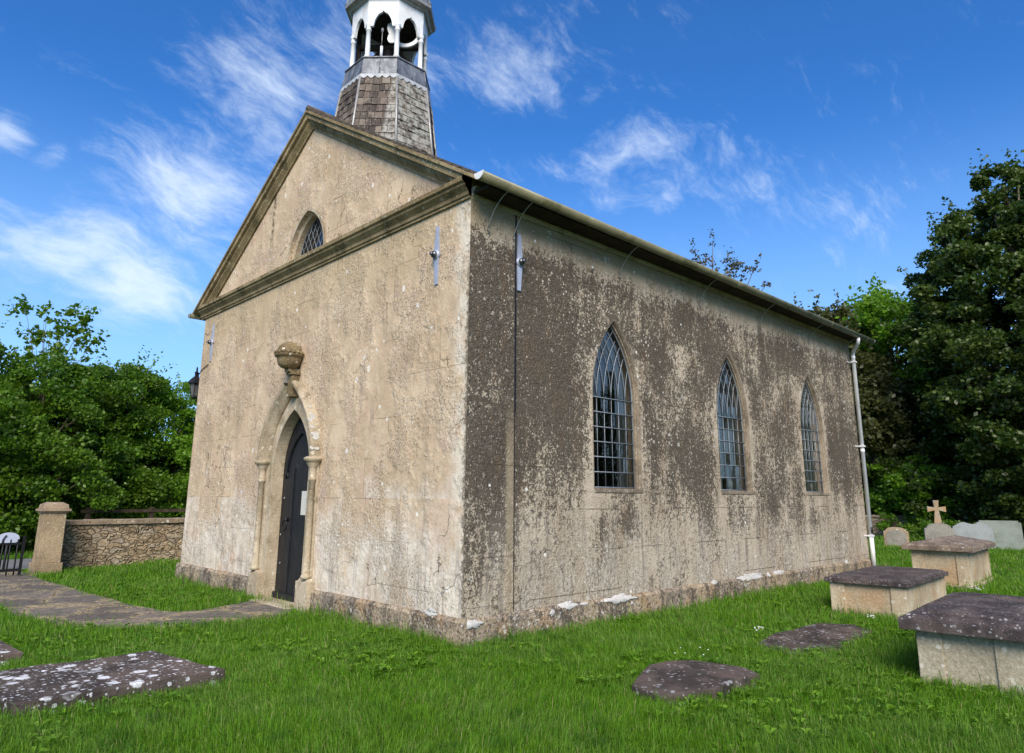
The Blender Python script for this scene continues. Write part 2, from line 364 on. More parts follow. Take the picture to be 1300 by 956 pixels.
def mat_leaf(name, dark, light, trans=.35, hue2=None):
    m = N(name); g = m.new('ShaderNodeNewGeometry'); rnd = g.outputs['Random Per Island']
    co = m.co()
    c = m.mix(rnd, dark, light)
    c = m.mix(m.math('MULTIPLY', m.ss(m.noise(co, .55, 3), .4, .65), .55), c, hue2 or light)
    b = m.new('ShaderNodeBsdfPrincipled'); m.put(b.inputs['Base Color'], c); b.inputs['Roughness'].default_value = .42
    b.inputs['Specular IOR Level'].default_value = .35
    t = m.new('ShaderNodeBsdfTranslucent'); m.put(t.inputs[0], m.mix(.5, c, (light[0]*1.3, light[1]*1.5, light[2]*.5)))
    x = m.new('ShaderNodeMixShader'); x.inputs[0].default_value = trans
    m.nt.links.new(b.outputs[0], x.inputs[1]); m.nt.links.new(t.outputs[0], x.inputs[2])
    o = m.new('ShaderNodeOutputMaterial'); m.nt.links.new(x.outputs[0], o.inputs[0]); return m.mat

def mat_bark(name='bark', a=(.10, .08, .055), b=(.2, .17, .13)):
    m = N(name); co = m.co(); n = m.noise(m.map(co, (1, 1, .25)), 9, 5, .7)
    return m.out(m.mix(m.ss(n, .35, .65), a, b), .9, m.bump(n, .8, .03), spec=.1)

def mat_slate():
    m = N('stone_slate'); g = m.new('ShaderNodeNewGeometry'); r = g.outputs['Random Per Island']; co = m.co()
    c = m.ramp(r, (0, (.06, .05, .045)), (.35, (.10, .082, .07)), (.7, (.15, .12, .10)), (1, (.22, .185, .15)))
    c = m.mix(m.math('MULTIPLY', m.ss(m.noise(m.map(co, (1, 1, .5)), 4, 5, .7), .46, .62), .8), c, (.045, .038, .034))
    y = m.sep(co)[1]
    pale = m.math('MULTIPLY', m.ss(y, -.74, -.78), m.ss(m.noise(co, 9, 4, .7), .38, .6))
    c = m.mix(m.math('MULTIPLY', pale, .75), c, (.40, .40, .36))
    l, _ = lichen(m, co, 26, .38, .6, 2); c = m.mix(m.math('MULTIPLY', l, .45), c, (.42, .40, .34))
    return m.out(c, .9, m.bump(m.noise(co, 22, 4, .7), .7, .012), spec=.15)

def mat_lead():
    m = N('lead_sheet'); co = m.co(); n = m.noise(m.map(co, (1, 1, .5)), 6, 5, .65)
    c = m.mix(m.ss(n, .35, .66), (.085, .095, .115), (.20, .215, .24))
    c = m.mix(m.math('MULTIPLY', m.ss(m.noise(co, 9, 4), .58, .7), .6), c, (.36, .37, .39))
    return m.out(c, .5, m.bump(m.noise(co, 10, 3), .3, .01), .3, .4)

def mat_ledger(name='ledger_stone', white=.9, keep=.5, base=((.045, .036, .032), (.09, .072, .062)), scale=9, size=.42):
    m = N(name); co = m.co()
    c = m.mix(m.ss(m.noise(co, 4, 5, .65), .38, .62), *base)
    c = m.mix(m.math('MULTIPLY', m.ss(m.noise(co, 2.2, 4), .5, .7), .4), c, (.17, .12, .10))
    l1, _ = lichen(m, co, scale, size, keep, 2, .3); l2, _ = lichen(m, co, scale*2.6, .38, .55, 6, .25); l3, _ = lichen(m, co, scale*5, .4, .6, 8, .2)
    d = m.ss(m.noise(co, 2.3, 3), .38, .55)
    f = m.noise(co, 45, 3, .7); wc = m.mix(m.ss(f, .4, .6), (.50, .51, .53), (.78, .79, .82))
    c = m.mix(m.math('MULTIPLY', l1, m.math('MULTIPLY', d, white)), c, wc)
    c = m.mix(m.math('MULTIPLY', l2, white*.75), c, wc); c = m.mix(m.math('MULTIPLY', l3, white*.6), c, wc)
    return m.out(c, .85, m.bump(m.math('ADD', f, m.noise(co, 12, 4, .7)), .8, .01), spec=.2)

def mat_wallrubble():
    m = N('rubble_stone'); co = m.co(); x, y, z = m.sep(co)[:3]
    wn = m.new('ShaderNodeTexNoise'); m.put(wn.inputs['Vector'], co); wn.inputs['Scale'].default_value = 4
    c2 = m.vmath('ADD', m.map(co, (1, 1, 2.3)), m.vmath('SCALE', wn.outputs['Color'], sc=.5))
    v = m.new('ShaderNodeTexVoronoi', feature='F1'); m.put(v.inputs['Vector'], c2); v.inputs['Scale'].default_value = 4.6
    e = m.new('ShaderNodeTexVoronoi', feature='DISTANCE_TO_EDGE'); m.put(e.inputs['Vector'], c2); e.inputs['Scale'].default_value = 4.6
    r = m.sep(v.outputs['Color'])[0]
    c = m.ramp(r, (0, (.26, .19, .12)), (.4, (.36, .27, .17)), (.75, (.44, .35, .24)), (1, (.33, .27, .21)))
    c = m.mix(m.math('MULTIPLY', m.ss(m.noise(co, 6, 5, .7), .45, .62), .5), c, (.12, .095, .06))
    c = m.mix(m.math('MULTIPLY', m.ss(m.noise(co, 20, 3, .7), .56, .66), .5), c, (.5, .45, .36))
    ed = m.math('MULTIPLY', m.ss(e.outputs[0], .06, .0), m.ss(m.noise(co, 5, 3), .35, .6))
    c = m.mix(m.math('MULTIPLY', ed, .6), c, (.09, .07, .045))
    h = m.math('ADD', m.ss(e.outputs[0], 0, .14), m.math('MULTIPLY', m.noise(co, 18, 4), .5))
    return m.out(c, .95, m.bump(h, .9, .05), spec=.1)

def mat_path():
    m = N('path_flagstone'); co = m.co(); x, y, z = m.sep(co)[:3]
    wn = m.new('ShaderNodeTexNoise'); m.put(wn.inputs['Vector'], co); wn.inputs['Scale'].default_value = 1.5
    c2 = m.vmath('ADD', co, m.vmath('SCALE', wn.outputs['Color'], sc=.3))
    v = m.new('ShaderNodeTexVoronoi', feature='F1'); m.put(v.inputs['Vector'], c2); v.inputs['Scale'].default_value = 1.35
    e = m.new('ShaderNodeTexVoronoi', feature='DISTANCE_TO_EDGE'); m.put(e.inputs['Vector'], c2); e.inputs['Scale'].default_value = 1.35
    r = m.sep(v.outputs['Color'])[0]
    c = m.ramp(r, (0, (.10, .088, .08)), (.5, (.15, .135, .12)), (1, (.20, .17, .145)))
    c = m.mix(m.math('MULTIPLY', m.ss(m.noise(co, 9, 5, .8), .46, .6), .7), c, (.06, .052, .045)); c = m.mix(m.math('MULTIPLY', m.ss(m.noise(co, 31, 3, .8), .56, .64), .6), c, (.30, .25, .18)); c = m.mix(m.ss(e.outputs[0], .03, .0), c, (.05, .05, .03))
    # straw and clippings lodged along the joints
    s = m.math('MULTIPLY', m.ss(m.math('ADD', e.outputs[0], m.math('MULTIPLY', m.noise(co, 4, 5, .75), .8)), .56, .38), m.ss(m.noise(m.map(co, (1.6, 1, 1)), 16, 4, .8), .44, .56))
    c = m.mix(m.math('MULTIPLY', s, .85), c, (.42, .33, .19))
    c = m.mix(m.math('MULTIPLY', m.ss(m.noise(co, 3.3, 4, .7), .6, .7), .6), c, (.07, .10, .03))
    return m.out(c, .9, m.bump(m.math('ADD', m.noise(co, 22, 4), m.ss(e.outputs[0], 0, .05)), .8, .015), spec=.2)

def mat_ground():
    m = N('turf_soil'); co = m.co()
    c = m.mix(m.ss(m.noise(co, .35, 4), .4, .62), (.030, .062, .010), (.048, .085, .016))
    c = m.mix(m.math('MULTIPLY', m.ss(m.noise(co, 25, 4, .7), .5, .65), .6), c, (.02, .03, .008))
    return m.out(c, .95, m.bump(m.noise(co, 18, 4), .6, .03), spec=.1)

def mat_grass():
    m = N('grass_blade'); g = m.new('ShaderNodeNewGeometry'); r = g.outputs['Random Per Island']; co = m.co(); z = m.sep(co)[2]
    patch = m.noise(co, .9, 4, .6)
    c = m.mix(r, (.060, .170, .007), (.165, .345, .016))
    c = m.mix(m.math('MULTIPLY', m.ss(patch, .42, .62), .6), c, m.mix(r, (.10, .22, .03), (.19, .33, .05)))
    c = m.mix(m.math('MULTIPLY', m.ss(m.noise(co, 2.7, 3, .6), .55, .68), .6), c, (.030, .115, .012))
    c = m.mix(m.math('MULTIPLY', m.math('GREATER_THAN', r, .955), .8), c, (.36, .32, .15))
    b = m.new('ShaderNodeBsdfPrincipled'); m.put(b.inputs['Base Color'], c); b.inputs['Roughness'].default_value = .5
    b.inputs['Specular IOR Level'].default_value = .25
    t = m.new('ShaderNodeBsdfTranslucent'); m.put(t.inputs[0], m.mix(.5, c, (.12, .30, .015)))
    x = m.new('ShaderNodeMixShader'); x.inputs[0].default_value = .4
    m.nt.links.new(b.outputs[0], x.inputs[1]); m.nt.links.new(t.outputs[0], x.inputs[2])
    o = m.new('ShaderNodeOutputMaterial'); m.nt.links.new(x.outputs[0], o.inputs[0]); return m.mat

def mat_glass():
    m = N('window_glass'); co = m.co()
    x, y, z = m.sep(co)[:3]; u = m.math('ADD', x, m.math('MULTIPLY', y, .0))
    cell = m.comb(m.math('FLOOR', m.math('DIVIDE', m.math('SUBTRACT', u, .02), .1605)), m.math('FLOOR', m.math('DIVIDE', m.math('SUBTRACT', z, 1.73), .2083)), m.math('FLOOR', y))
    wn = m.new('ShaderNodeTexWhiteNoise', noise_dimensions='3D'); m.put(wn.inputs['Vector'], cell)
    g = m.new('ShaderNodeNewGeometry')
    n0 = m.vmath('NORMALIZE', m.vmath('ADD', g.outputs['Normal'], m.vmath('SCALE', m.vmath('SUBTRACT', wn.outputs['Color'], (.5, .5, .5)), sc=.09)))
    n = m.bump(m.noise(co, 6.0, 3), .25, .012, n0)
    gl = m.new('ShaderNodeBsdfGlossy'); gl.inputs['Roughness'].default_value = .03; m.put(gl.inputs['Normal'], n)
    gl.inputs['Color'].default_value = (.86, .84, .80, 1)
    tr = m.new('ShaderNodeBsdfTransparent'); tr.inputs[0].default_value = (.66, .70, .70, 1)
    lw = m.new('ShaderNodeFresnel'); lw.inputs['IOR'].default_value = 1.9; m.put(lw.inputs['Normal'], n)
    f = m.math('MULTIPLY_ADD', lw.outputs[0], .65, .09, clamp=True)
    x = m.new('ShaderNodeMixShader'); m.put(x.inputs[0], f)
    m.nt.links.new(tr.outputs[0], x.inputs[1]); m.nt.links.new(gl.outputs[0], x.inputs[2])
    o = m.new('ShaderNodeOutputMaterial'); m.nt.links.new(x.outputs[0], o.inputs[0]); return m.mat

M = dict(
    front=mat_front(), side=mat_side(), plinth=mat_plinth(),
    dressed=mat_dressed(), reveal=mat_dressed('window_margin_stone', (.27, .22, .16), (.17, .135, .10), .65, .3, (.07, .055, .035), 20),
    cornice=mat_dressed('mossy_cornice_stone', (.31, .24, .13), (.20, .15, .075), .75, .35, (.065, .055, .022), 15),
    hood=mat_dressed('hood_mould_stone', (.43, .36, .26), (.30, .245, .165), .6, .5, (.10, .08, .045), 11),
    finial=mat_dressed('finial_stone', (.24, .185, .10), (.14, .10, .05), .8, .75, (.08, .06, .03), 13),
    tombside=mat_dressed('tomb_side_stone', (.50, .43, .31), (.38, .30, .20), .4, .45, (.16, .13, .09), 14, rust=.28),
    tombgrey=mat_dressed('grey_tomb_stone', (.40, .36, .27), (.33, .29, .21), .45, .45, (.13, .115, .085), 14),
    headgrey=mat_dressed('grey_headstone', (.26, .25, .22), (.19, .18, .165), .5, .3, (.10, .09, .07), 14),
    headpale=mat_dressed('pale_headstone', (.27, .30, .31), (.21, .235, .24), .3, .3, (.22, .23, .21), 20),
    crossstone=mat_dressed('cross_stone', (.36, .25, .14), (.34, .30, .25), .4, .35, (.14, .10, .06), 14, rust=.5),
    pillar=mat_dressed('gate_pillar_stone', (.37, .28, .175), (.27, .20, .125), .55, .3, (.12, .10, .06), 14),
    coping=mat_dressed('coping_stone', (.33, .25, .17), (.22, .165, .115), .5, .85, (.10, .085, .06), 9),
    ledger=mat_ledger('ledger_stone', .95, .30, scale=8, size=.50), ledger_bare=mat_ledger('bare_ledger', .45, .86, ((.042, .034, .030), (.09, .070, .060)), 5, .3),
    lid=mat_ledger('tomb_lid_stone', .35, .93, ((.045, .036, .036), (.095, .076, .072)), 11, .26),
    rubble=mat_wallrubble(), path=mat_path(), ground=mat_ground(), grass=mat_grass(), glass=mat_glass(),
    slate=mat_slate(), lead=mat_lead(),
    roof=mat_plain('roof_tile', (.085, .07, .058), .9, 0, .2, .4, 7, .6),
    white=mat_plain('white_paint', (.72, .73, .74), .45, 0, .4, .08, 5, 0, (.38, .34, .28, .45)),
    mortar=mat_plain('white_mortar', (.52, .51, .49), .95, 0, .05, .16, 26, .8, (.42, .38, .32, .7)),
    wood=mat_plain('dark_bellcote_wood', (.035, .026, .02), .8, 0, .2, .4, 8, .3),
    iron=mat_plain('black_iron', (.022, .022, .025), .5, .6, .4, .3, 9, .2),
    cames=mat_plain('pale_lead_came', (.20, .23, .26), .45, .3, .5, .2, 9),
    anchor=mat_plain('grey_painted_iron', (.36, .40, .50), .5, .2, .4, .1, 7, .1, (.22, .2, .2, .4)),
    nut=mat_plain('bare_nut', (.13, .14, .16), .4, .8, .5, .3, 20),
    gutter=mat_plain('gutter_plastic', (.20, .19, .115), .45, 0, .5, .25, 3, 0, (.07, .072, .025, .85)),
    pipe=mat_plain('white_pipe', (.70, .71, .72), .5, 0, .5, .08, 3, 0, (.40, .38, .34, .4)),
    rod=mat_plain('galvanised_rod', (.33, .32, .30), .5, .5, .5, .2, 12),
    soffit=mat_plain('dark_soffit', (.030, .022, .015), .8, 0, .2, .4, 6),
    plaster=mat_plain('white_plaster', (.62, .64, .62), .9, 0, .2, .1, 3),
    floor=mat_plain('interior_floor', (.12, .10, .08), .7, 0, .3, .3, 3),
    candle=mat_plain('candle_wax', (.78, .77, .70), .6, 0, .3, .05, 3),
    paper=mat_plain('paper', (.55, .56, .54), .8, 0, .2, .06, 12),
    postwood=mat_plain('weathered_fence_wood', (.055, .042, .03), .9, 0, .1, .4, 8, .4),
    lampglass=mat_plain('smoked_lamp_glass', (.10, .10, .10), .25, 0, .5, .2, 6),
    petal=mat_plain('white_petal', (.8, .8, .78), .7, 0, .2, .05, 9),
    bark=mat_bark(), bark2=mat_bark('pale_bark', (.16, .14, .10), (.30, .27, .21)),
)
def mat_door():
    m = N('black_door_paint'); co = m.co(); y = m.sep(co)[1]
    w = m.math('FRACT', m.math('DIVIDE', y, .155)); g = m.ss(m.math('ABSOLUTE', m.math('SUBTRACT', w, .5)), .5, .45)
    n = m.noise(m.map(co, (1, 1, .15)), 18, 5, .7)
    c = m.mix(m.ss(n, .35, .7), (.014, .017, .024), (.040, .046, .060)); c = m.mix(m.math('MULTIPLY', g, .75), c, (.004, .004, .005)); c = m.mix(m.math('MULTIPLY', m.ss(m.noise(co, 7, 5, .75), .6, .68), .35), c, (.10, .10, .10))
    return m.out(c, .48, m.bump(m.math('ADD', m.math('MULTIPLY', g, 1.6), m.math('MULTIPLY', n, .5)), 1.0, .016), spec=.4)
M['door'] = mat_door()
def mat_notice():
    m = N('printed_notice'); co = m.co(); x, y, z = m.sep(co)[:3]
    ln = m.ss(m.math('ABSOLUTE', m.math('SUBTRACT', m.math('FRACT', m.math('DIVIDE', z, .022)), .5)), .22, .12)
    w = m.ss(m.noise(m.map(co, (1, 60, 45)), 1.2, 2), .45, .5)
    c = m.mix(m.math('MULTIPLY', m.math('MULTIPLY', ln, w), .5), (.60, .60, .56), (.12, .12, .12))
    return m.out(m.mix(m.math('MULTIPLY', m.noise(co, 9, 4), .4), c, (.45, .43, .38)), .8, spec=.1)
M['paper'] = mat_notice()

# ------------------------------------------------------------------ dimensions
W, L, H = 8.53, 11.75, 5.19
CY, SL = 4.265, .615
TW = .55                                   # wall thickness
WIN = (2.81, 6.10, 9.34)
def zt(y): return 5.35+SL*(min(y, 2*CY-y)+.27)   # line of the gable's outer top

church = empty('church', (0, 0, 0), 0, 'small weathered stone church with pointed windows, gabled front and white bell turret', 'church')

# ------------------------------------------------------------------ walls with openings
def wall_with_holes(name, outline, holes, conv, thick, mat):
    """outline/holes in (u,z); conv(u,z,d)->xyz, d = depth into the wall"""
    bm = bmesh.new()
    def loop(pts, d):
        vs = [bm.verts.new(conv(u, z, d)) for u, z in pts]
        return vs, [bm.edges.new((vs[i], vs[(i+1) % len(vs)])) for i in range(len(vs))]
    for d in (0, thick):
        es = []; loops = []
        for p in [outline]+holes:
            vs, e = loop(p, d); es += e; loops.append(vs)
        bmesh.ops.triangle_fill(bm, use_beauty=True, edges=es)
        if d == 0: first = loops
    for a, b in zip(first, loops):
        for i in range(len(a)):
            j = (i+1) % len(a); bm.faces.new((a[i], a[j], b[j], b[i]))
    bmesh.ops.recalc_face_normals(bm, faces=bm.faces)
    me = bpy.data.meshes.new(name); bm.to_mesh(me); bm.free()
    return link_mesh(name, me, mat, church)

cf = lambda u, z, d: (d, u, z)             # front: u = y
cs = lambda u, z, d: (u, d, z)             # south side: u = x
cn = lambda u, z, d: (u, W-d, z)
cb = lambda u, z, d: (L-d, u, z)
WHW, WZ0, WZS, WRISE = .53, 1.70, 2.98, 1.16
DC, DHW, DZS, DRISE = 4.21, .60, 1.98, .95      # doorway
GC, GHW, GZ0, GRISE = 4.25, .62, 5.47, .84      # gable window
side_holes = [arch_pts(c, WHW+.012, WZ0, WZS, WRISE+.016) for c in WIN]
door_hole = arch_pts(DC, DHW, 0.02, DZS, DRISE)
gab_hole = arch_pts(GC, GHW, GZ0, GZ0, GRISE)
wall_with_holes('front_wall', [(0, 0), (W, 0), (W, zt(W)), (CY, zt(CY)), (0, zt(0))], [door_hole, gab_hole], cf, TW, M['front'])
wall_with_holes('side_wall', [(TW, 0), (L-TW, 0), (L-TW, 5.25), (TW, 5.25)], side_holes, cs, .28, M['side'])
ow = wall_with_holes('side_wall', [(TW, 0), (L-TW, 0), (L-TW, 5.25), (TW, 5.25)], side_holes, cn, .28, M['side'])
wall_with_holes('rear_wall', [(0, 0), (W, 0), (W, zt(W)-.05), (CY, zt(CY)-.05), (0, zt(0)-.05)], [], cb, TW, M['side'])
# the weathered south flank of the front wall's end (corner pier) and the rear corner return
b = MB(); b.box((0.004, -.022, .24), (.742, .0, 5.245)); b.build('corner_pier', M['side'], church)
b = MB(); b.box((L-TW-.002, -.004, .24), (L-.003, .0, 5.245)); b.build('corner_return', M['side'], church)
# white plastered inner lining with splayed window reveals
for conv, nm in ((cs, 'south'), (cn, 'north')):
    bm = bmesh.new()
    outs = [arch_pts(c, WHW+.16, WZ0-.15, WZS, WRISE+.16) for c in WIN]
    outline = [(TW, .02), (L-TW, .02), (L-TW, 5.2), (TW, 5.2)]
    es = []; ol = []
    for p in [outline]+outs:
        vs = [bm.verts.new(conv(u, z, .56)) for u, z in p]; ol.append(vs)
        es += [bm.edges.new((vs[i], vs[(i+1) % len(vs)])) for i in range(len(vs))]
    bmesh.ops.triangle_fill(bm, use_beauty=True, edges=es)
    for k, p in enumerate(side_holes):
        vs = [bm.verts.new(conv(u, z, .282)) for u, z in p]; o2 = ol[k+1]
        for i in range(len(vs)):
            j = (i+1) % len(vs); bm.faces.new((vs[i], vs[j], o2[j], o2[i]))
    me = bpy.data.meshes.new('plaster_lining'); bm.to_mesh(me); bm.free(); link_mesh('plaster_lining', me, M['plaster'], church)
b = MB(); b.box((TW+.01, .6, .01), (L-TW-.01, W-.6, .05)); b.build('interior_floor', M['floor'], church)
b = MB(); b.box((TW+.01, .57, 5.16), (L-TW-.01, W-.57, 5.2)); b.build('ceiling', M['plaster'], church)
for i in range(6):
    for y0 in (1.0, 4.9):
        b = MB(); x = 2.2+i*1.35; b.box((x, y0, .05), (x+.05, y0+2.6, .95)); b.box((x+.05, y0, .42), (x+.45, y0+2.6, .46))
        b.build('pew', M['wood'], church)

# ------------------------------------------------------------------ windows
def window(c, conv, full=True):
    hw, z0, zs, rise = WHW, WZ0, WZS, WRISE
    # stone surround: moulded splay in steps from the wall face to the glass
    prof = [(.022, -.0015), (.0, .004), (-.014, .035), (-.014, .05), (-.032, .06), (-.034, .14)]
    bm = bmesh.new(); rows = []
    for off, d in prof:
        p = arch_pts(c, hw+off, z0, zs, rise+off*1.6, 12); rows.append([bm.verts.new(conv(u, z, d)) for u, z in p])
    n = len(rows[0])
    for a, b2 in zip(rows, rows[1:]):
        for i in range(n-1): bm.faces.new((a[i], a[i+1], b2[i+1], b2[i]))
    bmesh.ops.recalc_face_normals(bm, faces=bm.faces)
    me = bpy.data.meshes.new('window'); bm.to_mesh(me); bm.free()
    w = link_mesh('window', me, M['reveal'], church)
    ghw, gr = hw-.034, rise-.034*1.6; gd = .115
    b = MB(); p = arch_pts(c, ghw, z0+.02, zs, gr, 12)
    b.add([conv(u, z, gd) for u, z in p], [tuple(range(len(p)))]); b.build('glass', M['glass'], w)
    # lattice
    b = MB(); cols = 6
    def clipok(u, z): return z0 <= z and z < arch_top(u, c, ghw, zs, gr)-.004 and abs(u-c) < ghw-.004
    us = [c-ghw+2*ghw*i/cols for i in range(1, cols)]
    for u in us: b.tube([conv(u, z0+.02, gd-.012), conv(u, zs, gd-.012)], .0055, 5)
    nr = 6
    for j in range(nr+1):
        z = z0+.03+(zs-z0-.03)*j/nr; b.tube([conv(c-ghw+.003, z, gd-.02), conv(c+ghw-.003, z, gd-.02)], .0085, 5)
    Rr = (gr*gr+ghw*ghw)/(2*ghw)
    for u in us:                            # interlacing curved bars
        for sg in (1, -1):
            pts = []
            for k in range(20):
                a = 1.2*k/19; uu = u+sg*(Rr-Rr*math.cos(a)); z = zs+Rr*math.sin(a)
                if not clipok(uu, z): break
                pts.append(conv(uu, z, gd-.012))
            if len(pts) > 1: b.tube(pts, .0055, 5)
    b.tube([conv(u, z, gd-.01) for u, z in p], .012, 5)
    b.build('lattice', M['cames'], w)
    b = MB()
    a0, a1, a2 = conv(c-hw-.01, z0-.045, .20), conv(c+hw+.03, z0+.016, -.012), None
    lo = [min(a0[i], a1[i]) for i in range(3)]; hi = [max(a0[i], a1[i]) for i in range(3)]
    b.box(lo, hi); b.build('sill', M['reveal'], w, bevel=.012)
    return w
for c in WIN: window(c, cs)
for c in WIN: window(c, cn)  # unseen north windows, added to let daylight into the interior

# gable window
prof = [(.05, -.02), (0, -.02), (0, .05), (-.04, .08), (-.04, .2)]
bm = bmesh.new(); rows = []
for off, d in prof:
    rows.append([bm.verts.new(cf(u, z, d)) for u, z in arch_pts(GC, GHW+off, GZ0, GZ0+.001, GRISE+off*1.3, 12)])
for a, b2 in zip(rows, rows[1:]):
    for i in range(len(a)-1): bm.faces.new((a[i], a[i+1], b2[i+1], b2[i]))
me = bpy.data.meshes.new('gable_window'); bm.to_mesh(me); bm.free(); gw = link_mesh('gable_window', me, M['dressed'], church)
ghw, gr = GHW-.04, GRISE-.05
p = arch_pts(GC, ghw, GZ0, GZ0+.001, gr, 12)
b = MB(); b.add([cf(u, z, .19) for u, z in p], [tuple(range(len(p)))]); b.build('glass', M['glass'], gw)
b = MB(); Rr = (gr*gr+ghw*ghw)/(2*ghw)
for i in range(-7, 9):
    u = GC-ghw+2*ghw*i/8
    for sg in (1, -1):
        pts = []
        for k in range(40):
            t = k/39*1.0; uu = u+sg*t*.62; z = GZ0+t*1.05
            ins = abs(uu-GC) < ghw and z < arch_top(uu, GC, ghw, GZ0, gr)-.004
            if ins: pts.append(cf(uu, z, .178))
            elif pts: break
        if len(pts) > 1: b.tube([pts[0], pts[-1]], .006, 5)
b.tube([cf(u, z, .18) for u, z in p], .012, 5)
b.build('lattice', M['cames'], gw)
b = MB(); b.box((.24, GC-GHW-.1, GZ0-.1), (.27, GC+GHW+.1, GZ0+GRISE+.1)); b.build('dark_backing', M['soffit'], gw)  # dark board close behind the gable glass

# ------------------------------------------------------------------ plinth, cornices
def plinth(name, pts3):
    b = MB(); b.prism(*pts3); return b.build(name, M['plinth'], church)
PZ = .27
def run(b, prof, A, B, outv, close=True):
    """extrude profile [(out, up)] from A to B"""
    A = Vector(A); B = Vector(B); o = Vector(outv); n = len(prof)
    vs = [P+o*a+Vector((0, 0, u)) for P in (A, B) for a, u in prof]
    b.add(vs, [tuple(range(n)), tuple(range(n, 2*n))[::-1]]+[(i, (i+1) % n, n+(i+1) % n, n+i) for i in range(n)])
PZ = .30
pp = [(-.0, 0), (.055, 0), (.05, PZ-.035), (.02, PZ), (-.0, PZ+.005)]
for nm, A, B, o in (('plinth', (0, -.074, 0), (0, 3.30, 0), (-1, 0, 0)), ('plinth', (0, 5.12, 0), (0, W+.07, 0), (-1, 0, 0)),
                    ('plinth', (0.002, 0, 0), (L+.07, 0, 0), (0, -1, 0))):
    b = MB(); run(b, [(a-.0005, u-.25 if u == 0 else u) for a, u in pp], A, B, o); ob = b.build(nm, M['plinth'], church)
    roughen(ob, .006, 3, .14, len(nm))
# horizontal cornice on the front
b = MB()
hp = [(0, 5.185), (.03, 5.185), (.03, 5.215), (.05, 5.225), (.055, 5.27), (.085, 5.30), (.12, 5.33), (.125, 5.36), (.155, 5.375), (.16, 5.43), (.0, 5.475)]
run(b, [(a, u) for a, u in hp], (0, -.012, 0), (0, W+.16, 0), (-1, 0, 0)); b.build('cornice', M['cornice'], church)
b = MB(); run(b, [(a*.9, u-.01) for a, u in hp[:7]]+[(0, 5.33)], (0.001, 0, 0), (L, 0, 0), (0, -1, 0)); b.build('eaves_moulding', M['dressed'], church)
# raking cornices: vertical-cut mouldings, mitred at the apex
rp = [(0, -.30), (.035, -.30), (.04, -.27), (.055, -.25), (.10, -.20), (.105, -.16), (.155, -.145), (.16, -.06), (.19, -.05), (.19, 0), (-.12, 0.012)]
for sg in (0, 1):
    b = MB(); ye = -.012 if sg == 0 else W+.012
    vs = []; n = len(rp)
    for y in (ye, CY):
        for a, u in rp: vs.append((-a, y, 5.35+SL*((y if sg == 0 else 2*CY-y)+.27)+u))
    b.add(vs, [tuple(range(n)), tuple(range(n, 2*n))]+[(i, (i+1) % n, n+(i+1) % n, n+i) for i in range(n)])
    tp = [(.16, -.058), (.188, -.05), (.188, -.002), (-.10, .008), (-.10, -.058)]; vs = []; n = len(tp)
    for y in ((-.26, -.013) if sg == 0 else (W+.26, W+.013)):
        for a, u in tp: vs.append((-a, y, 5.35+SL*((y if sg == 0 else 2*CY-y)+.27)+u))
    b.add(vs, [tuple(range(n)), tuple(range(n, 2*n))]+[(i, (i+1) % n, n+(i+1) % n, n+i) for i in range(n)])
    ob = b.build('raking_cornice', M['cornice'], church)
# roof slopes (tiles as courses with slight steps)
b = MB()
for sg in (0, 1):
    rows = 26
    for i in range(rows):
        ya, yb = -.36+(CY+.36)*i/rows, -.36+(CY+.36)*(i+1)/rows+.03
        za, zb = zt(ya)+.045, zt(min(yb, CY))+.02
        if yb > CY: yb = CY
        ya2, yb2 = (ya, yb) if sg == 0 else (2*CY-ya, 2*CY-yb)
        b.prism([(-.17, ya2, za-.03), (-.17, ya2, za), (-.17, yb2, zb), (-.17, yb2, zb-.03)], (L+.42, 0, 0))
b.tube([(-.17, CY, zt(CY)+.02), (L+.25, CY, zt(CY)+.02)], .07, 8)
b.build('roof', M['roof'], church)
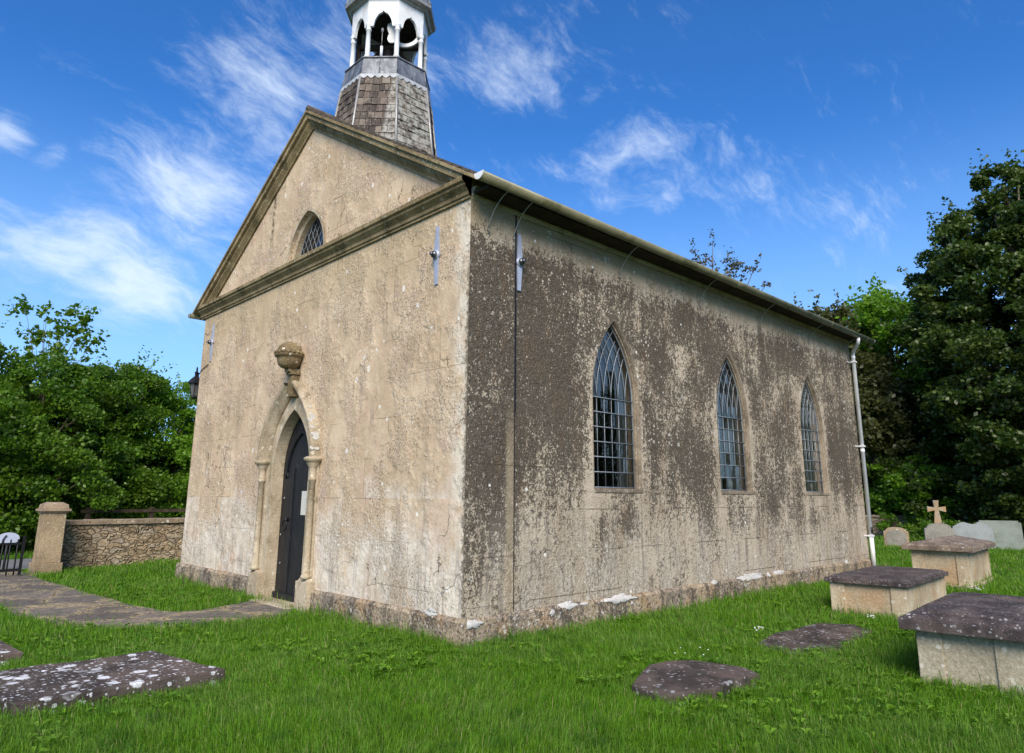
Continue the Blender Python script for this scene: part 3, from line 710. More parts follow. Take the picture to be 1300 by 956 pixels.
# soffit + gutters
for sy in (0, 1):
    b = MB(); y0, y1 = (-.33, -.062) if sy == 0 else (W+.062, W+.33)
    b.box((.0, y0, 5.225), (L+.2, y1, 5.262)); b.build('soffit_board', M['soffit'], church)
    gy = -.385 if sy == 0 else W+.385; gx0, gx1, gz = -.20, L+.42, 5.305
    rr = .074; b = MB(); n = 12; fall = -.06
    vs = []
    for x, dz in ((gx0, 0), (gx1, fall)):
        for k in range(n+1):
            t = math.pi*k/n; vs.append((x, gy-math.cos(t)*rr*1.05, gz+dz-math.sin(t)*rr*1.15+.02))
        for k in range(n+1):
            t = math.pi*(n-k)/n; vs.append((x, gy-math.cos(t)*(rr-.006)*1.05, gz+dz-math.sin(t)*(rr-.006)*1.15+.022))
    m2 = 2*(n+1)
    b.add(vs, [tuple(range(m2)), tuple(range(m2, 2*m2))[::-1]]+[(i, (i+1) % m2, m2+(i+1) % m2, m2+i) for i in range(m2)], True)
    g = b.build('gutter', M['gutter'], church)
    for x, dz in ((gx0, 0), (gx1, fall)):
        b = MB(); b.prism([(x, gy-math.cos(math.pi*k/n)*rr*1.08, gz+dz+.024-math.sin(math.pi*k/n)*rr*1.2) for k in range(n+1)], (.012 if x > 0 else -.012, 0, 0))
        b.build('end_cap', M['pipe' if sy == 0 else 'gutter'], g)
    if sy == 0:
        for j in range(1, 7):                # union rings
            x = -.15+j*1.98; b = MB(); f = fall*(x+.15)/(L+.6)
            b.tube([(x-.0, gy-math.cos(math.pi*k/10)*(rr+.004)*1.06, gz+f+.022-math.sin(math.pi*k/10)*(rr+.004)*1.17) for k in range(11)], .006, 5)
            b.build('union_ring', M['gutter'], g)
        for x in (.26, .70, 2.93, 5.16, 7.29, 9.5, 11.3):   # curved rods from wall to gutter
            b = MB(); f = fall*(x+.15)/(L+.6); yw = -.03 if x < .742 else -.008
            P0, P1, P2 = Vector((x, yw, 4.84)), Vector((x, -.16, 5.17)), Vector((x+.02, gy, gz+f-.055))
            b.tube([P0*(1-t)**2+P1*2*t*(1-t)*1.0+P2*t*t for t in [i/10 for i in range(11)]], .0075, 6)
            b.tube([P0+Vector((0, .02, 0)), P0+Vector((0, -.025, -.01))], .014, 6)
            b.tube([P2, P2+Vector((.03, -.005, .005))], .014, 6)
            b.build('support_rod', M['rod'], g)
# downpipe at the rear corner
b = MB(); px, py = L-.06, -.10
b.tube([(px-.38, -.385, 5.19), (px-.38, -.385, 5.13), (px-.34, -.355, 5.07), (px-.06, py-.05, 4.97), (px, py, 4.90), (px, py, .80)], .042, 10)
b.tube([(px, py, .80), (px, py, .12)], .047, 10)
b.tube([(px, py, 4.86), (px, py, 4.78)], .048, 10); b.tube([(px, py, 2.70), (px, py, 2.62)], .047, 10)
dp = b.build('downpipe', M['pipe'], church)
for z in (4.7, 2.75, .78):
    b = MB(); b.box((px-.055, py-.055, z), (px+.055, py+.05, z+.035)); b.box((px-.015, py+.05, z), (px+.015, -.002, z+.03)); b.box((px-.16, -.02, z+.005), (px-.06, -.002, z+.03)); b.build('bracket', M['pipe'], dp)
b = MB(); b.tube([(px-.0, py-.006, .98), (px+.002, py-.006, .84)], .041, 10); b.build('split_collar', M['iron'], dp)
# thin dark strip down the edge of the corner pier
b = MB(); b.box((.744, -.022, 2.62), (.772, .0, 5.2)); b.box((.744, -.016, .30), (.760, .0, 2.62)); b.build('dark_strip', M['iron'], church)
# ------------------------------------------------------------------ wall anchors
def anchor(face, u, z0, z1, lab=None):
    b = MB(); zm = (z0+z1)/2
    def P(a, z, d): return (-d, u+a, z) if face == 'f' else (u+a, -d, z)
    base = .0 if face == 'f' else (.0)
    for s in (1, -1):
        ze = z1 if s > 0 else z0
        vs = [P(-.045, zm, .004+base), P(.045, zm, .004+base), P(.045, zm, .035+base), P(-.045, zm, .035+base),
              P(-.028, ze, .004+base), P(.028, ze, .004+base), P(.028, ze, .02+base), P(-.028, ze, .02+base)]
        b.add(vs, [(0, 1, 2, 3), (4, 7, 6, 5), (0, 4, 5, 1), (1, 5, 6, 2), (2, 6, 7, 3), (3, 7, 4, 0)])
    b.tube([P(0, zm, .0+base), P(0, zm, .045+base)], .062, 12)
    a = b.build('wall_anchor', M['anchor'], church)
    b = MB(); b.tube([P(0, zm, .04+base), P(0, zm, .085+base)], .045, 6); b.tube([P(0, zm, .08+base), P(0, zm, .12+base)], .022, 8)
    b.build('nut', M['nut'], a)
anchor('f', .63, 4.21, 4.99); anchor('f', 8.0, 4.21, 4.99); anchor('s', .825, 4.17, 4.93)
# ------------------------------------------------------------------ mortar patches on the plinth
def mortar(c, w, h, face, seed):
    c = (c[0], c[1]+.02)
    r = random.Random(seed); pts = []; n = 34
    for i in range(n):
        t = 2*math.pi*i/n; k = .5+.45*r.random()+.2*abs(math.cos(t))
        pts.append((math.cos(t)*w/2*k*(1.1 if abs(math.sin(t)) < .5 else .9), math.sin(t)*h/2*k))
    cvt = (lambda a, z, d: (c[0]+a, -.014-d-.045*max(0, min(1, (PZ-(c[1]+z))/.04)), c[1]+z)) if face == 's' else (lambda a, z, d: (-.014-d-.045*max(0, min(1, (PZ-(c[1]+z))/.04)), c[0]+a, c[1]+z))
    b = MB(); vs = [cvt(a, z, -.002) for a, z in pts]+[cvt(a*.9, z*.9, .004+.004*r.random()) for a, z in pts]+[cvt(0, 0, .007)]
    b.add(vs, [(i, (i+1) % n, n+(i+1) % n, n+i) for i in range(n)]+[(n+i, n+(i+1) % n, 2*n) for i in range(n)], True)
    b.build('mortar_patch', M['mortar'], church)
for i, (c, w, h, f) in enumerate([((.10, .225), .27, .11, 's'), ((1.37, .21), .09, .10, 's'), ((1.68, .265), .30, .12, 's'), ((1.98, .26), .16, .04, 's'),
        ((2.72, .255), .62, .13, 's'), ((2.95, .175), .05, .05, 's'), ((5.15, .28), .16, .08, 's'), ((6.35, .285), .85, .15, 's'), ((6.95, .275), .12, .09, 's'), ((7.35, .285), .5, .09, 's'),
        ((.57, .28), .34, .05, 'f'), ((.52, .31), .14, .08, 'f'), ((10.4, .29), .2, .09, 's')]):
    mortar(c, w, h, f, i)

# ------------------------------------------------------------------ doorway
def ogee(c, hw, zs, zn, n=22):
    """hood outline left half -> list (u,z) from capital up to the neck, ogee reverse at the top"""
    T = [0, .15, .31, .52, .71, .87, .95, 1.0]; K = [1, .985, .93, .79, .58, .34, .21, .13]; pts = []
    for i in range(n+1):
        t = i/n; pts.append((c-hw*float(np.interp(t, T, K)), zs+(zn-zs)*t))
    return pts
b = MB()
# flat architrave ring round the opening, 15 mm proud
inner = arch_pts(DC, DHW-.006, .0, DZS, DRISE-.008, 14); outer = arch_pts(DC, DHW+.13, .0, DZS, DRISE+.20, 14)
n = len(inner)
vs = [cf(u, z, -.02) for u, z in inner]+[cf(u, z, -.02) for u, z in outer]+[cf(u, z, .17) for u, z in inner]+[cf(u, z, .0) for u, z in outer]
fs = []
for i in range(n-1): fs += [(i, i+1, n+i+1, n+i), (i, 2*n+i, 2*n+i+1, i+1), (n+i, n+i+1, 3*n+i+1, 3*n+i)]
b.add(vs, fs)
b.box((-.035, DC-DHW-.29, 0), (-.001, DC-DHW-.13, DZS+.16)); b.box((-.035, DC+DHW+.13, 0), (-.001, DC+DHW+.29, DZS+.16))
for s in (-1, 1):                           # taller plinth blocks
    y0 = DC+s*(DHW+.195); b.box((-.12, y0-.17, -.1), (-.001, y0+.17, .40)); b.box((-.10, y0-.15, .40), (-.001, y0+.15, .44), tap=.02)
ds = b.build('doorway', M['dressed'], church, bevel=.006)
for s in (-1, 1):
    y0 = DC+s*(DHW+.235); b = MB()
    b.lathe([(.075, .44), (.075, .48), (.058, .50), (.062, .53), (.048, .56), (.047, 1.80), (.062, 1.81), (.064, 1.835), (.05, 1.85), (.05, 1.97), (.06, 2.0), (.095, 2.05), (.10, 2.08), (.14, 2.10), (.14, 2.135), (.10, 2.155)], (-.075, y0, 0), 14)
    b.build('shaft', M['dressed'], ds)
# ogee hood mould: swept profile
def hoodpath(off):
    l = ogee(DC, DHW+.30+off, 2.15, 3.28+off*.4); return l
b = MB()
for s in (-1, 1):
    prof = [(-.10, .0), (-.10, .035), (-.075, .05), (-.06, .085), (-.02, .095), (.0, .14), (.03, .165), (.065, .165), (.075, .145), (.075, .0)]
    base = ogee(DC, DHW+.235, 2.15, 3.30); vs = []
    P = [Vector((u, z)) for u, z in base]
    for i, q in enumerate(P):
        d = (P[min(i+1, len(P)-1)]-P[max(0, i-1)]).normalized(); nn = Vector((-d.y, d.x))
        for o, h in prof:
            u, z = q.x+nn.x*o, q.y+nn.y*o
            u = min(u, DC-.001)
            if s > 0: u = 2*DC-u
            vs.append((-h, u, z))
    m_ = len(prof)
    b.add(vs, [(i*m_+k, i*m_+k+1, (i+1)*m_+k+1, (i+1)*m_+k) for i in range(len(P)-1) for k in range(m_-1)], True)
hood = b.build('hood_mould', M['hood'], ds)
b = MB(); b.box((-.135, DC-.075, 3.12), (-.0, DC+.075, 3.50), tap=.010); b.box((-.16, DC-.09, 3.47), (-.0, DC+.09, 3.51)); b.box((-.20, DC-.07, 3.51), (0, DC+.07, 3.56))
b.lathe([(.07, 0), (.12, .015), (.165, .06), (.19, .13), (.195, .18), (.225, .19), (.23, .225), (.205, .24)], (-.17, DC, 3.56), 20)
for k in range(18):
    t = 2*math.pi*k/18; b.lathe([(.0, -.03), (.03, -.015), (.036, .01), (.02, .03), (0, .035)], (-.17+.215*math.cos(t), DC+.215*math.sin(t), 3.80), 6)
b.lathe([(.20, .0), (.195, .05), (.165, .12), (.115, .165), (.06, .185), (.02, .20), (.0, .20)], (-.17, DC, 3.80), 20)
b.build('urn_finial', M['finial'], ds)
# white guano / lichen lumps on the hood
rr = random.Random(4); base = ogee(DC, DHW+.235, 2.15, 3.30)
for i in range(16):
    b = MB(); k = rr.randint(1, 18); u, z = base[k]; sz = rr.uniform(.5, 1.3)
    pc = Vector((-rr.uniform(.06, .15), u-.072, z+.02)); n_ = 9; q_ = [(pc.x+math.cos(2*math.pi*j/n_)*.045*sz*rr.uniform(.7, 1.2), pc.y+.012+math.sin(2*math.pi*j/n_)*.012, pc.z+math.sin(2*math.pi*j/n_)*.035*sz) for j in range(n_)]
    b.prism(q_, (0, -.016, .004))
    b.build('white_lichen_crust', M['mortar'], ds)
# step and door
b = MB(); b.box((-.24, DC-.62, -.1), (.16, DC+.62, .03)); b.build('threshold', M['dressed'], church, bevel=.01)
dd = .175
b = MB(); p = arch_pts(DC, DHW-.004, .03, DZS, DRISE-.005, 14)
b.add([cf(u, z, dd) for u, z in p]+[cf(u, z, dd+.06) for u, z in p], [tuple(range(len(p)))[::-1], tuple(range(len(p), 2*len(p)))]+[(i, (i+1) % len(p), len(p)+(i+1) % len(p), len(p)+i) for i in range(len(p))])
b.box((dd-.05, DC-DHW+.004, .03), (dd, DC+DHW-.004, .12))     # weather board
b.box((dd-.014, DC+.20, .12), (dd, DC+.24, 2.02))
door = b.build('door', M['door'], church)
b = MB()                                    # arched moulding fixed on the leaf
for hw2, th in ((DHW-.13, .028),):
    pts = [cf(u, z, dd-.012) for u, z in arch_pts(DC, hw2, DZS-.12, DZS-.12, DRISE-.22, 14)]
    b.tube(pts, th, 8)
b.build('arch_moulding', M['door'], door)
b = MB(); c = Vector((dd-.05, DC+.33, 1.20))
b.tube([c+Vector((-.005, math.sin(t)*.07, math.cos(t)*.085-.07)) for t in [2*math.pi*i/16 for i in range(17)]], .011, 6)
b.tube([c+Vector((.05, 0, .02)), c+Vector((-.012, 0, .02))], .03, 8)
b.build('ring_handle', M['iron'], door)
def fleur(z):
    b = MB(); y0 = DC-DHW+.02
    b.box((dd-.014, y0, z-.022), (dd-.001, y0+.22, z+.022))
    def leaf(cy, cz, ang, ln, wd):
        pts = []
        for k in range(12):
            t = 2*math.pi*k/12; a, q = math.cos(t)*ln/2+ln/2, math.sin(t)*wd/2*(1-.3*math.cos(t))
            pts.append((dd-.016, cy+a*math.cos(ang)-q*math.sin(ang), cz+a*math.sin(ang)+q*math.cos(ang)))
        b.prism(pts, (.012, 0, 0))
    leaf(y0+.18, z, 0, .20, .07); leaf(y0+.17, z+.01, 1.15, .15, .055); leaf(y0+.17, z-.01, -1.15, .15, .055); leaf(y0+.07, z+.01, 1.5, .10, .045); leaf(y0+.07, z-.01, -1.5, .10, .045)
    b.build('strap_hinge', M['iron'], door)
fleur(1.86); fleur(.60)
b = MB(); b.box((dd-.006, DC-.34, 1.30), (dd-.001, DC-.08, 1.66)); nt = b.build('paper_notice', M['paper'], door)
for i, (y, z) in enumerate(((DC+.50, 1.55), (DC+.54, .98), (DC+.49, .55))):
    b = MB(); b.tube([(dd-.012, y, z), (dd, y, z)], .016, 8)
    b.build('keyhole_stud', M['rod'], door)

# ------------------------------------------------------------------ bell turret
TX, TY = 1.4655, 4.30
tur = MB()
A0 = math.pi/8
def oct_ring(Rr): return [(TX+Rr*math.cos(A0+k*math.pi/4), TY+Rr*math.sin(A0+k*math.pi/4)) for k in range(8)]
def RZ(z): return .858+(9.02-z)*.125
zb, ztop = 7.25, 9.02; rows = 12
for k in range(8):
    for i in range(rows):
        z0 = zb+(ztop-zb)*i/rows; z1 = zb+(ztop-zb)*(i+1)/rows+.03
        a, c2 = oct_ring(RZ(z0)+.022), oct_ring(RZ(z1)+.006)
        p0, p1 = Vector((*a[k], z0)), Vector((*a[(k+1) % 8], z0)); q0, q1 = Vector((*c2[k], z1)), Vector((*c2[(k+1) % 8], z1))
        cuts = [0]; w = (p1-p0).length
        while cuts[-1] < 1: cuts.append(cuts[-1]+random.uniform(.09, .17)/w)
        cuts[-1] = 1
        if len(cuts) > 2 and cuts[-1]-cuts[-2] < .07: cuts.pop(-2)
        nin = (Vector((TX, TY, z0))-(p0+p1)/2).normalized()*.03
        for s0, s1 in zip(cuts, cuts[1:]):
            g = .004/w; s0g, s1g = s0+g, s1-g; jz = random.uniform(-.012, .008); jo = nin*random.uniform(-.25, .25)
            pa, pb, qa, qb = p0.lerp(p1, s0g), p0.lerp(p1, s1g), q0.lerp(q1, s0g), q0.lerp(q1, s1g)
            dz = Vector((0, 0, jz)); pa = pa+dz+jo; pb = pb+dz+jo+Vector((0, 0, random.uniform(-.006, .006)))
            tur.add([pa, pb, qb, qa, pa+nin, pb+nin, qb+nin, qa+nin], [(0, 1, 2, 3), (7, 6, 5, 4), (0, 4, 5, 1), (1, 5, 6, 2), (2, 6, 7, 3), (3, 7, 4, 0)])
bt = tur.build('bell_turret', M['slate'], church); bt.location = (TX, TY, 0)
for v in bt.data.vertices: v.co.x -= TX; v.co.y -= TY
def tbuild(b, name, mat):
    for i, v in enumerate(b.v): b.v[i] = (v[0]-TX, v[1]-TY, v[2])
    return b.build(name, mat, bt)
b = MB(); b.lathe([(RZ(7.0)-.03, 7.0), (RZ(9.02)-.03, 9.02)], (TX, TY, 0), 8, A0, False); tbuild(b, 'turret_core', M['soffit'])
for k in range(8):                          # lead rolls on the hips
    b = MB(); a, c2 = oct_ring(RZ(7.25)+.02), oct_ring(RZ(9.02)+.015)
    b.tube([(*a[k], 7.25), (*c2[k], 9.03)], .024, 8); tbuild(b, 'hip_roll', M['rod'])
# scalloped lead apron
b = MB(); a = oct_ring(.882); a2 = oct_ring(.872)
for k in range(8):
    p0, p1 = Vector((*a[k], 0)), Vector((*a[(k+1) % 8], 0)); n = 5; ni = (Vector((TX, TY, 0))-(p0+p1)/2).normalized()*.012
    pts = [p0+Vector((0, 0, 9.085))]
    for j in range(n):
        for q in range(7):
            t = (j+q/7)/n; pts.append(p0.lerp(p1, t)+Vector((0, 0, 9.05-.05*math.sin(math.pi*q/7))))
    pts += [p1+Vector((0, 0, 9.045)), p1+Vector((0, 0, 9.085))]
    b.prism(pts, ni)
tbuild(b, 'scalloped_apron', mat_plain('weathered_lead_edge', (.42, .44, .46), .6, 0, .3, .2, 8))
b = MB(); b.lathe([(.875, 9.075), (.868, 9.10), (.812, 9.44), (.835, 9.45), (.83, 9.475), (.76, 9.50), (.3, 9.51)], (TX, TY, 0), 8, A0, False)
for k in range(8):
    a, c2 = oct_ring(.868), oct_ring(.812)
    for t in (0, .5):
        p0 = Vector((*a[k], 9.10)).lerp(Vector((*a[(k+1) % 8], 9.10)), t); p1 = Vector((*c2[k], 9.44)).lerp(Vector((*c2[(k+1) % 8], 9.44)), t)
        b.tube([p0, p1], .008, 5)
tbuild(b, 'lead_band', M['lead'])
cr = oct_ring(.705)
for k in range(8):
    b = MB(); x, y = cr[k]
    b.lathe([(.060, 9.50), (.060, 9.55), (.044, 9.57), (.046, 9.75), (.042, 10.08), (.054, 10.09), (.054, 10.11), (.042, 10.125), (.044, 10.16), (.062, 10.20), (.062, 10.225)], (x, y, 0), 10)
    tbuild(b, 'column', M['white'])
# arcade boards with ogee openings
ao = oct_ring(.745)
for k in range(8):
    p0, p1 = Vector((*ao[k], 0)), Vector((*ao[(k+1) % 8], 0)); ln = (p1-p0).length; ni = (Vector((TX, TY, 0))-(p0+p1)/2).normalized()
    pts = [p0+Vector((0, 0, 10.74)), p0+Vector((0, 0, 10.17))]
    e = .105/ln
    pts.append(p0.lerp(p1, e)+Vector((0, 0, 10.17)))
    for j in range(1, 16):
        t = j/16; s = 1-abs(2*t-1)         # 0 at edge 1 at centre
        hz = .285*(math.sin(min(1, s/.82)*math.pi/2)**.62)+(.05*((s-.82)/.18)**1.6 if s > .82 else 0)
        pts.append(p0.lerp(p1, e+(1-2*e)*t)+Vector((0, 0, 10.17+hz)))
    pts += [p0.lerp(p1, 1-e)+Vector((0, 0, 10.17)), p1+Vector((0, 0, 10.17)), p1+Vector((0, 0, 10.74))]
    b = MB()
    b.prism(pts, ni*.05); tbuild(b, 'arcade_board', M['white'])
b = MB(); b.lathe([(.74, 10.735), (.80, 10.745), (.83, 10.78), (.90, 10.80), (.91, 10.86), (.88, 10.875)], (TX, TY, 0), 8, A0, False); tbuild(b, 'eaves_cornice', M['rod'])
b = MB(); b.lathe([(.90, 10.876), (.86, 10.95), (.84, 11.05), (.80, 11.25), (.66, 11.5), (.42, 11.75), (.2, 11.95), (.10, 12.2), (.05, 12.5)], (TX, TY, 0), 8, A0, False)
for k in range(8):
    pts = [((TX+r*math.cos(A0+k*math.pi/4)), TY+r*math.sin(A0+k*math.pi/4), z) for r, z in [(.905, 10.87), (.865, 10.95), (.845, 11.05), (.805, 11.25), (.665, 11.5), (.425, 11.75), (.2, 11.95)]]
    b.tube(pts, .018, 6)
tbuild(b, 'cupola_roof', M['lead'])
b = MB(); b.lathe([(.0, 0), (.69, .001), (.69, .03), (0, .031)], (TX, TY, 10.70), 8, A0, False); tbuild(b, 'cupola_ceiling', M['wood'])
b = MB()
d45 = Vector((math.cos(R(135)), math.sin(R(135)), 0)); c0 = Vector((TX, TY, 0))
b.tube([c0+d45*.66+Vector((0, 0, 10.18)), c0-d45*.66+Vector((0, 0, 10.18))], .065, 8)
for s in (-1, 1): b.tube([c0+d45*.62*s+Vector((0, 0, 9.5)), c0+d45*.62*s+Vector((0, 0, 10.6))], .05, 6)
for s in (-1, 1): b.tube([c0+d45*.55*s+Vector((0, 0, 9.65)), c0+d45*.15*s+Vector((0, 0, 10.15))], .04, 6)
tbuild(b, 'bell_frame', M['wood'])
b = MB(); b.lathe([(.0, .44), (.10, .43), (.15, .38), (.17, .2), (.22, .08), (.28, 0), (.26, -.01), (.18, .1), (.0, .3)], (TX, TY, 9.66), 20); tbuild(b, 'bell', M['iron'])
b = MB(); f = Vector((math.cos(R(225)), math.sin(R(225)), 0))
q = c0+f*.42-d45*.13
pts = []
for z, w in ((9.98, .03), (10.0, .08), (10.06, .11), (10.12, .10), (10.17, .075), (10.22, .10), (10.30, .125), (10.38, .11), (10.42, .04)): pts.append((w, z))
poly = [q+d45*w*.8+Vector((0, 0, z)) for w, z in pts]+[q-d45*w*.8+Vector((0, 0, z)) for w, z in pts[::-1]]
b.prism(poly, f*.03)
tbuild(b, 'headstock_plate', M['white'])
b = MB()
for j in range(11):
    t0 = math.pi*(1.02+.9*j/11); t1 = math.pi*(1.02+.9*(j+1)/11)
    P = lambda t, rr: c0+f*.25-d45*.36+d45*rr*math.cos(t)*-1+Vector((0, 0, 10.30+rr*math.sin(t)))
    b.prism([P(t0, .30), P(t1, .30), P(t1, .23), P(t0, .23)], f*.04)
tbuild(b, 'bell_wheel', M['white'])
b = MB(); q = c0+f*.70; b.tube([q+Vector((0, 0, 9.49)), q+Vector((0, 0, 9.72))], .026, 8); tbuild(b, 'white_post', M['white'])
b = MB(); b.tube([q+Vector((0, 0, 9.72)), q+Vector((0, 0, 10.05))], .006, 5); b.box(tuple(q+Vector((-.015, -.015, 10.03))), tuple(q+Vector((.015, .015, 10.10)))); tbuild(b, 'slender_rod', M['rod'])

# ------------------------------------------------------------------ wall lantern on the north corner
lt = empty('wall_lantern', (.06, W+.36, 3.60), 0, 'dark iron carriage lantern bracketed off the left corner of the church', 'lantern')
b = MB(); b.lathe([(.05, -.02), (.065, 0), (.075, .01), (.11, .26), (.115, .27)], n=6, smooth=False); b.build('lamp_glass', M['lampglass'], lt)
b = MB(); b.lathe([(.165, .26), (.16, .285), (.10, .36), (.04, .42), (.035, .47), (.05, .49), (.02, .53), (.018, .60), (.0, .63)], n=6, smooth=False); b.lathe([(.03, -.06), (.06, -.03), (.07, -.015)], n=6)
for k in range(6):
    t = k*math.pi/3; b.tube([(.07*math.cos(t), .07*math.sin(t), 0), (.115*math.cos(t), .115*math.sin(t), .27)], .008, 5)
b.build('lamp_frame', M['iron'], lt)
b = MB(); b.tube([(0, 0, .45), (0, -.16, .46), (0, -.34, .46)], .014, 6); b.tube([(0, -.34, .24), (0, -.22, .28), (0, -.13, .38), (0, -.10, .45)], .011, 6); b.box((-.04, -.358, .12), (.04, -.30, .52)); b.build('bracket', M['iron'], lt)
b = MB(); b.tube([(-.06, -.36, .44), (-.075, -.5, .50), (-.075, -.8, .56)], .008, 5); b.build('cable', M['iron'], lt)

# candles on the inner sills
for x, lab in ((6.42, 'white candle on the inner sill of the middle side window'), (9.75, 'white candle on the inner sill of the farthest side window')):
    b = MB(); b.lathe([(.035, 0), (.035, .16), (.01, .165), (.004, .19)], n=10); b.lathe([(.06, -.012), (.06, 0)], n=10)
    o = b.build('candle', M['candle'], None, loc=(x, .30, WZ0+.03)); tag(o, lab, 'candle', 'candles on the window sills')
# ------------------------------------------------------------------ the ground
def grd(x, y): return 0
n = 90; xs = np.sinh(np.linspace(-1, 1, n)*5.2)/math.sinh(5.2)*420+2; ys = np.sinh(np.linspace(-1, 1, n)*5.2)/math.sinh(5.2)*420+2
gx, gy = np.meshgrid(xs, ys); gz = -.012+.012*np.sin(gx*1.7+.5)*np.sin(gy*1.3)
V = np.stack([gx, gy, gz], -1).reshape(-1, 3); i, j = np.meshgrid(np.arange(n-1), np.arange(n-1)); a = (j*n+i).ravel()
o = mesh_np('ground', V, np.stack([a, a+1, a+n+1, a+n], 1), M['ground'], None, True); tag(o, kind='structure')
PATH = [(-2.0, 12.6), (-2.0, 10.1), (-1.84, 7.4), (-1.72, 5.5), (-1.5, 4.35), (-1.2, 4.25), (-.7, 4.45), (-.08, 4.75), (-.08, 3.6), (-.42, 3.2), (-1.1, 3.25), (-1.9, 3.25), (-2.45, 3.72), (-2.85, 4.5), (-3.1, 5.6), (-3.2, 7.6), (-3.3, 10.1), (-3.4, 12.6)]
b = MB(); b.prism([(x, y, -.05) for x, y in PATH], (0, 0, .075)); o = b.build('path', M['path']); tag(o, kind='structure')
roughen(o, .012, 1.5, .3, 5)
b = MB(); b.prism([(-8, 12.6, -.05), (-8, 15.2, -.05), (4, 15.2, -.05), (4, 12.6, -.05)], (0, 0, .066)); o = b.build('lane', mat_plain('lane_asphalt', (.16, .16, .17), .9, 0, .2, .2, 6, .4)); tag(o, kind='structure')

# ------------------------------------------------------------------ ledger stones
def ledger(pts, z0, z1, label, mat, name='ledger_stone', dome=0, seed=0, group=None):
    cx = sum(p[0] for p in pts)/len(pts); cy = sum(p[1] for p in pts)/len(pts)
    b = MB(); b.prism([(x-cx, y-cy, z0) for x, y in pts], (0, 0, z1-z0))
    o = b.build(name, mat, None, bevel=.012); o.location = (cx, cy, 0)
    roughen(o, .012, 2.5, .1, seed)
    if dome:
        r = max(math.hypot(p[0]-cx, p[1]-cy) for p in pts)
        for v in o.data.vertices:
            if v.co.z > z1-.04: v.co.z += dome*max(0, 1-(v.co.x**2+v.co.y**2)/(r*r*.9))
    tag(o, label, 'grave slab', group); return o
LED = []
def L_(pts, *a, **k): LED.append(pts); return ledger(pts, *a, **k)
L_([(-4.15, 1.55), (-2.66, 1.46), (-2.42, .30), (-3.95, .28)], -.1, .12, 'dark ledger slab thickly spotted with white lichen, in the lawn before the church front', M['ledger'], seed=1)
L_([(-4.9, 3.3), (-3.62, 3.12), (-3.55, 2.35), (-4.8, 2.45)], -.1, .10, 'lichened slab corner cut by the left edge of the picture', M['ledger'], seed=2)
L_([(-.10, -2.32), (.42, -2.12), (.98, -2.22), (1.25, -2.55), (.98, -2.9), (.20, -2.92), (-.18, -2.65)], -.1, .07, 'low humped dark slab with pale edges, at the bottom centre of the lawn', M['ledger_bare'], dome=.08, seed=3)
L_([(2.28, -2.12), (3.1, -1.98), (4.2, -2.02), (4.5, -2.35), (4.2, -2.7), (2.9, -2.82), (2.3, -2.6)], -.1, .045, 'flat brown slab sunk in grass before the low chest tomb', M['ledger_bare'], seed=4)
L_([(7.6, -4.6), (9.4, -4.4), (9.5, -5.3), (7.7, -5.4)], -.1, .25, 'dark slab edge behind the large chest tomb at the right edge', M['ledger_bare'], seed=5)
# ------------------------------------------------------------------ chest tombs
TOMBS = []
def chest_tomb(loc, th, w, l, zl, lidh, over, label, lidmat, sidemat, kind):
    """loc: near (-x,-y) corner of the lid; lid extends +x by l and +y by w"""
    t = empty('chest_tomb', (loc[0], loc[1], 0), th, label, 'tomb', 'chest tombs in the churchyard')
    TOMBS.append((loc, th, w, l, over))
    b = MB(); o = over
    b.box((o, o, -.1), (l-o, w-o, zl))
    if kind != 'plain':                      # corner piers, proud
        q = .16
        for x0 in (o, l-o-q):
            for y0 in (o, w-o-q): b.box((x0-.02, y0-.02, -.1), (x0+q+.02, y0+q+.02, zl-.003))
    ch = b.build('chest', sidemat, t, bevel=.008); roughen(ch, .005, 3, .16, l)
    b = MB()
    if kind == 'hip':
        b.box((0, 0, zl), (l, w, zl+lidh*.35)); b.box((0.01, .01, zl+lidh*.35), (l-.01, w-.01, zl+lidh*.5), tap=.03)
        b.add([(.04, .04, zl+lidh*.49), (l-.04, .04, zl+lidh*.49), (l-.04, w-.04, zl+lidh*.49), (.04, w-.04, zl+lidh*.49), (w*.5, w*.5, zl+lidh), (l-w*.5, w*.5, zl+lidh)],
              [(0, 1, 5, 4), (1, 2, 5), (2, 3, 4, 5), (3, 0, 4), (3, 2, 1, 0)])
    else:
        b.box((0, 0, zl), (l, w, zl+lidh*.72)); b.box((.035, .035, zl+lidh*.72), (l-.035, w-.035, zl+lidh), tap=.03)
        if kind == 'tier': b.box((.16, .16, zl+lidh), (l-.16, w-.16, zl+lidh+.025), tap=.015)
    ld = b.build('lid', lidmat, t, bevel=.008); roughen(ld, .0055, 2.6, .12, l*3)
    if kind == 'hip':
        b = MB(); b.box((o-.07, o-.07, -.1), (l-o+.07, w-o+.07, .07)); pb = b.build('base_course', sidemat, t, bevel=.01); roughen(pb, .01, 3, .15, 8)
    return t
chest_tomb((2.0, -4.75), .075, 1.0, 2.12, .47, .13, .13, 'large chest tomb with dark tiered lid at the lower right corner', M['lid'], M['tombgrey'], 'tier')
chest_tomb((5.56, -2.71), .055, 1.10, 2.3, .42, .09, .07, 'low chest tomb with flat grey lid beside the church wall', M['lid'], M['tombside'], 'piers')
chest_tomb((9.9, -2.47), .071, 1.17, 2.35, .66, .22, .14, 'chest tomb with hipped lid standing below the stone cross', mat_ledger('hip_lid_stone', .5, .8, ((.12, .09, .07), (.22, .17, .13)), 7, .35), M['tombside'], 'hip')

